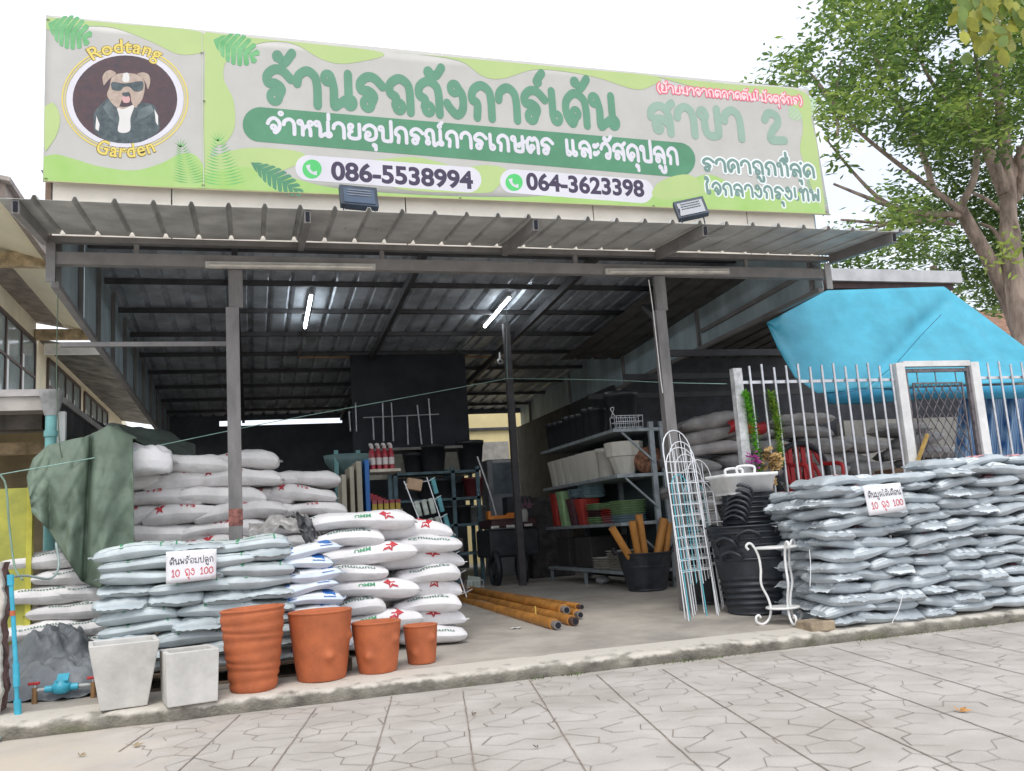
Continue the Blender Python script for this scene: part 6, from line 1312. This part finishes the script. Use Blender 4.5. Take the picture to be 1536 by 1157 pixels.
def bottle(x, y, z, h, r, mm, lab):
    t = thing('spray_bottle', lab, 'bottle', (x, y, z), 'red spray bottles on the display stand'); m = MB(); m.lathe([(r, 0), (r, h*.55), (r*.8, h*.65), (r*.4, h*.75), (r*.4, h*.8)], (x, y, z), 12); m.build('bottle_body', mm, t)
    m = MB(); m.lathe([(r*.5, h*.8), (r*.5, h*.9), (r*.25, h*.95), (.001, h)], (x, y, z), 10); m.box((x-.015, y-.02, z+h*.93), (.02, .06, .025)); m.build('spray_head', M_cap, t)
    m = MB(); m.lathe([(r+.001, h*.18), (r+.001, h*.45)], (x, y, z), 12); m.build('label_band', M_cap, t)
for r_ in range(2):
    for i in range(4): bottle(at(560+i*9.5, 700, DY).x, DY+.03+.12*r_, z1+.002, .30+.02*r_, .03, M_redb, 'red spray bottle on the blue sided stand, %s row, %s from the left' % (('front', 'back')[r_], ORD[i]))
for i in range(5):
    x = at(561+i*8.8, 750, DY).x; t = thing('small_box', 'red and yellow packet on the blue sided stand, %s from the left' % ORD[i], 'packet', (x, DY, z2), 'red and yellow packets on the stand'); MB().b2((x-.026, DY-.04, z2+.002), (x+.026, DY+.1, z2+.07)).build('yellow_base', mat('packet_yellow', (.5, .36, .05), .5), t); MB().b2((x-.026, DY-.041, z2+.071), (x+.026, DY+.1, z2+.11)).build('red_top', M_redb, t)
for i in range(4):
    x = at(560+i*6, 740, DY).x; MB().b2((x-.03, DY+.16, z2+.002), (x+.02, DY+.3, z2+.20-.02*i)).build('red_packet', mat('packet_red', (.5, .03, .05), .5, 0, .2, 20), loc=(x, DY+.2, z2), label='plain red packet behind the yellow ones on the stand, %s from the left' % ORD[i], cat='packet', group='red packets at the back of the stand', bevel=.004)
for i, (x0, x1, y0, y1) in enumerate(((512, 521, 712, 768), (524, 533, 700, 768), (534, 545, 692, 768))):
    p, q = at(x0, y0, 9.9+.1*i), at(x1, y1, 9.9+.1*i); MB().b2((p.x, 9.9+.1*i, fz(9.9)), (q.x, 10.4+.1*i, p.z)).build('cream_board', mat('cream_board', (.46, .43, .34), .7, 0, .1, 4), loc=(p.x, 9.9+.1*i, fz(9.9)), label='cream board standing on edge left of the blue panel, %s from the left' % ORD[i], cat='board', group='cream boards beside the blue panel', bevel=.004)
for x in (505, 538):
    p, q = at(x, 700, 11), at(x, 770, 11); MB().b2((p.x-.025, 11, fz(11)), (p.x+.025, 11.05, p.z+.2)).build('teal_upright', M_teal, loc=(p.x, 11, fz(11)), label='pale teal upright behind the cream boards, %s one' % ('left' if x < 510 else 'right'), cat='post', group='teal uprights behind the cream boards')
tb = at(522, 700, 11.2); m = MB(); m.lathe([(.05, -.1), (.16, -.06), (.24, .05), (.26, .14), (.25, .14), (.2, .02), (.001, -.05)], tb, 28, sx=1.15); m.build('teal_basin', mat('teal_plastic', (.16, .26, .26), .5, 0, .1, 5), loc=tb, label='grey teal basin tilted on top of the posts left of the blue panel', cat='basin')
# leaning wire rack with packets of gloves, carton on top
LY = 9.6; wr = thing('leaning_rack', 'leaning white wire display rack holding pale packets between the sacks and the rear shelves', 'display rack', gr(690, 905))
A0, A1, B0, B1 = at(606, 722, LY), at(678, 905, LY-.25), at(640, 716, LY+.1), at(700, 896, LY-.1)
for p, q in ((A0, A1), (B0, B1)): MB().cyl(p, q, .007, n=6).build('side_wire', M_wire, wr)
for i in range(7):
    f = .03+i*.155; p, q = A0.lerp(A1, f), B0.lerp(B1, f)+Vector((.02, 0, 0)); MB().tube([p, q, q+Vector((.05, -.05, .03))], .005, 6).build('cross_wire', M_wire, wr)
    if i in (1, 2, 4): 
        for j in range(3 if i < 4 else 1):
            c = p.lerp(q, .2+.3*j if i < 4 else .9)+Vector((0, -.03, -.07)); MB().box(c, (.055, .03, .17), Matrix.Rotation(-.2, 3, 'Y')).build('packet', mat('glove_packet', (.42, .47, .42), .6, 0, .2, 10, rand=.2) if i < 4 else mat('teal_packet', (.07, .28, .32), .5), wr, bevel=.008)
    if i < 4:
        c = q+Vector((.05, 0, -.06)); MB().box(c, (.05, .04, .18), Matrix.Rotation(-.2, 3, 'Y')).build('teal_packet', mat('teal_packet', (.07, .28, .32), .5), wr, bevel=.008)
cb = at(621, 727, LY+.05); MB().box(cb, (.16, .12, .12), Matrix.Rotation(.22, 3, 'Y')).build('cardboard_box', mat('cardboard', (.42, .29, .19), .85, 0, .1, 8), loc=cb, label='small brown cardboard box perched on top of the leaning wire rack', cat='box', bevel=.004)
fb = gr(712, 893); wbk = thing('floor_wire_basket', 'white wire basket holding a pale card on the floor by the sacks', 'basket', fb)
for z in (.02, .10, .18): MB().tube([fb+Vector((sx*.1, sy*.08, z)) for sx, sy in ((-1, -1), (1, -1), (1, 1), (-1, 1), (-1, -1))], .004, 5).build('ring_wire', M_wire, wbk)
for kx in range(5): x = -.1+.05*kx; MB().tube([fb+Vector((x, -.08, .18)), fb+Vector((x, -.08, .02)), fb+Vector((x, .08, .02)), fb+Vector((x, .08, .18))], .003, 5).build('bent_wire', M_wire, wbk)
MB().box(fb+Vector((-.01, 0, .14)), (.16, .012, .18), Matrix.Rotation(.2, 3, 'Y')).build('pale_card', mat('card_green', (.4, .47, .42), .6), loc=fb, label='pale green card standing in the floor wire basket', cat='card')
# dark three wheeled cart with an orange tray
cq = gr(765, 858); cy = 12.6; cx = at(765, 800, cy).x; cz = fz(cy); ca = thing('utility_cart', 'dark utility cart with black wheels, orange tray and pale reflectors at the back', 'cart', (cx, cy, cz))
MB().b2((cx-.34, cy-.1, cz+.38), (cx+.42, cy+.7, cz+.78)).build('cart_body', M_black, ca, bevel=.03); MB().b2((cx-.30, cy-.14, cz+.8), (cx+.38, cy+.6, cz+.92)).build('upper_deck', mat('dark_maroon', (.06, .02, .025), .5), ca, bevel=.02)
for x in (cx-.28, cx+.12):
    w = MB().tube([Vector((x+.02*0, cy-.1+.22*math.cos(t), cz+.23+.22*math.sin(t))) for t in [2*PI*k/24 for k in range(25)]], .045, 8).build('wheel', M_black, ca); MB().cyl((x-.03, cy-.1, cz+.23), (x+.03, cy-.1, cz+.23), .09, n=16).build('rim', mat('dark_rim', (.12, .12, .13), .4, .6), w)
for x in (cx-.25, cx-.02, cx+.25): MB().b2((x-.07, cy-.155, cz+.80), (x+.05, cy-.142, cz+.835)).build('reflector', mat('pale_reflector', (.7, .68, .66), .3), ca)
ot = at(752, 776, cy-.05); MB().box(ot, (.42, .16, .05)).box(ot+Vector((-.19, 0, .05)), (.04, .16, .09)).box(ot+Vector((.14, 0, .03)), (.12, .1, .05)).build('orange_tray', mat('orange_plastic', (.75, .24, .03), .45), ca, bevel=.008)
MB().tube(cr_spline([ot+Vector((-.05, .1, .02)), ot+Vector((-.12, .1, .35)), ot+Vector((-.28, .1, .9))], 5), .016, 8).build('handle_bar', M_alu, ca)
MB().b2((cx+.05, cy+.2, cz+.93), (cx+.42, cy+.5, cz+1.25)).build('black_box', M_black, ca, bevel=.01)
pk = at(786, 770, 12.3); MB().lathe([(.05, -.12), (.06, 0), (.045, .06), (.001, .07)], pk, 14).build('pale_jug', mat('pale_jug', (.4, .4, .38), .5), loc=pk, label='small pale jug on the dark cart beside the inner post', cat='jug'); flower(pk+Vector((.02, 0, .13)), .07, mat('dusky_pink_petal', (.30, .15, .2)), 'dusky pink flowers in the pale jug on the cart', 30)
cb0, cb1 = at(730, 690, 15), at(776, 775, 15); cab = thing('glass_cabinet', 'pale framed glass cabinet standing behind the cart at the back', 'cabinet', ((cb0.x+cb1.x)/2, 15, fz(15))); MB().b2((cb0.x, 15, fz(15)), (cb1.x, 15.5, cb0.z)).build('cabinet_body', mat('cabinet_grey', (.36, .37, .39), .4, .3, .15, 3), cab, bevel=.01)
f = MB(); w_ = cb1.x-cb0.x
for lo, hi in (((cb0.x+.1, 14.97, cb0.z-.06), (cb1.x-.02, 14.999, cb0.z-.02)), ((cb1.x-.06, 14.97, cb0.z-.6), (cb1.x-.02, 14.999, cb0.z-.061))): f.b2(lo, hi)
f.build('frame', M_white, cab); MB().b2((cb0.x+.1, 14.98, cb0.z-.6), (cb1.x-.07, 14.995, cb0.z-.07)).build('glass', mat('cabinet_glass', (.20, .24, .27), .2, 0, .2, 4), cab)
for i, (px, py, w_, h_, lb) in enumerate(((828, 745, .5, .5, 'lower'), (830, 700, .5, .3, 'upper'))):
    p = at(px, py, 13.3); MB().b2((p.x-.4, 13.3, fz(13)), (p.x+.3, 13.7, p.z)).build('dark_crate', mat('dark_clutter', (.05, .045, .045), .8, 0, .4, 6), loc=(p.x, 13.3, fz(13)), label='dark crate stacked behind the far end of the right rack, %s one' % lb, cat='crate', group='dark crates behind the right rack', bevel=.02) if i == 0 else None
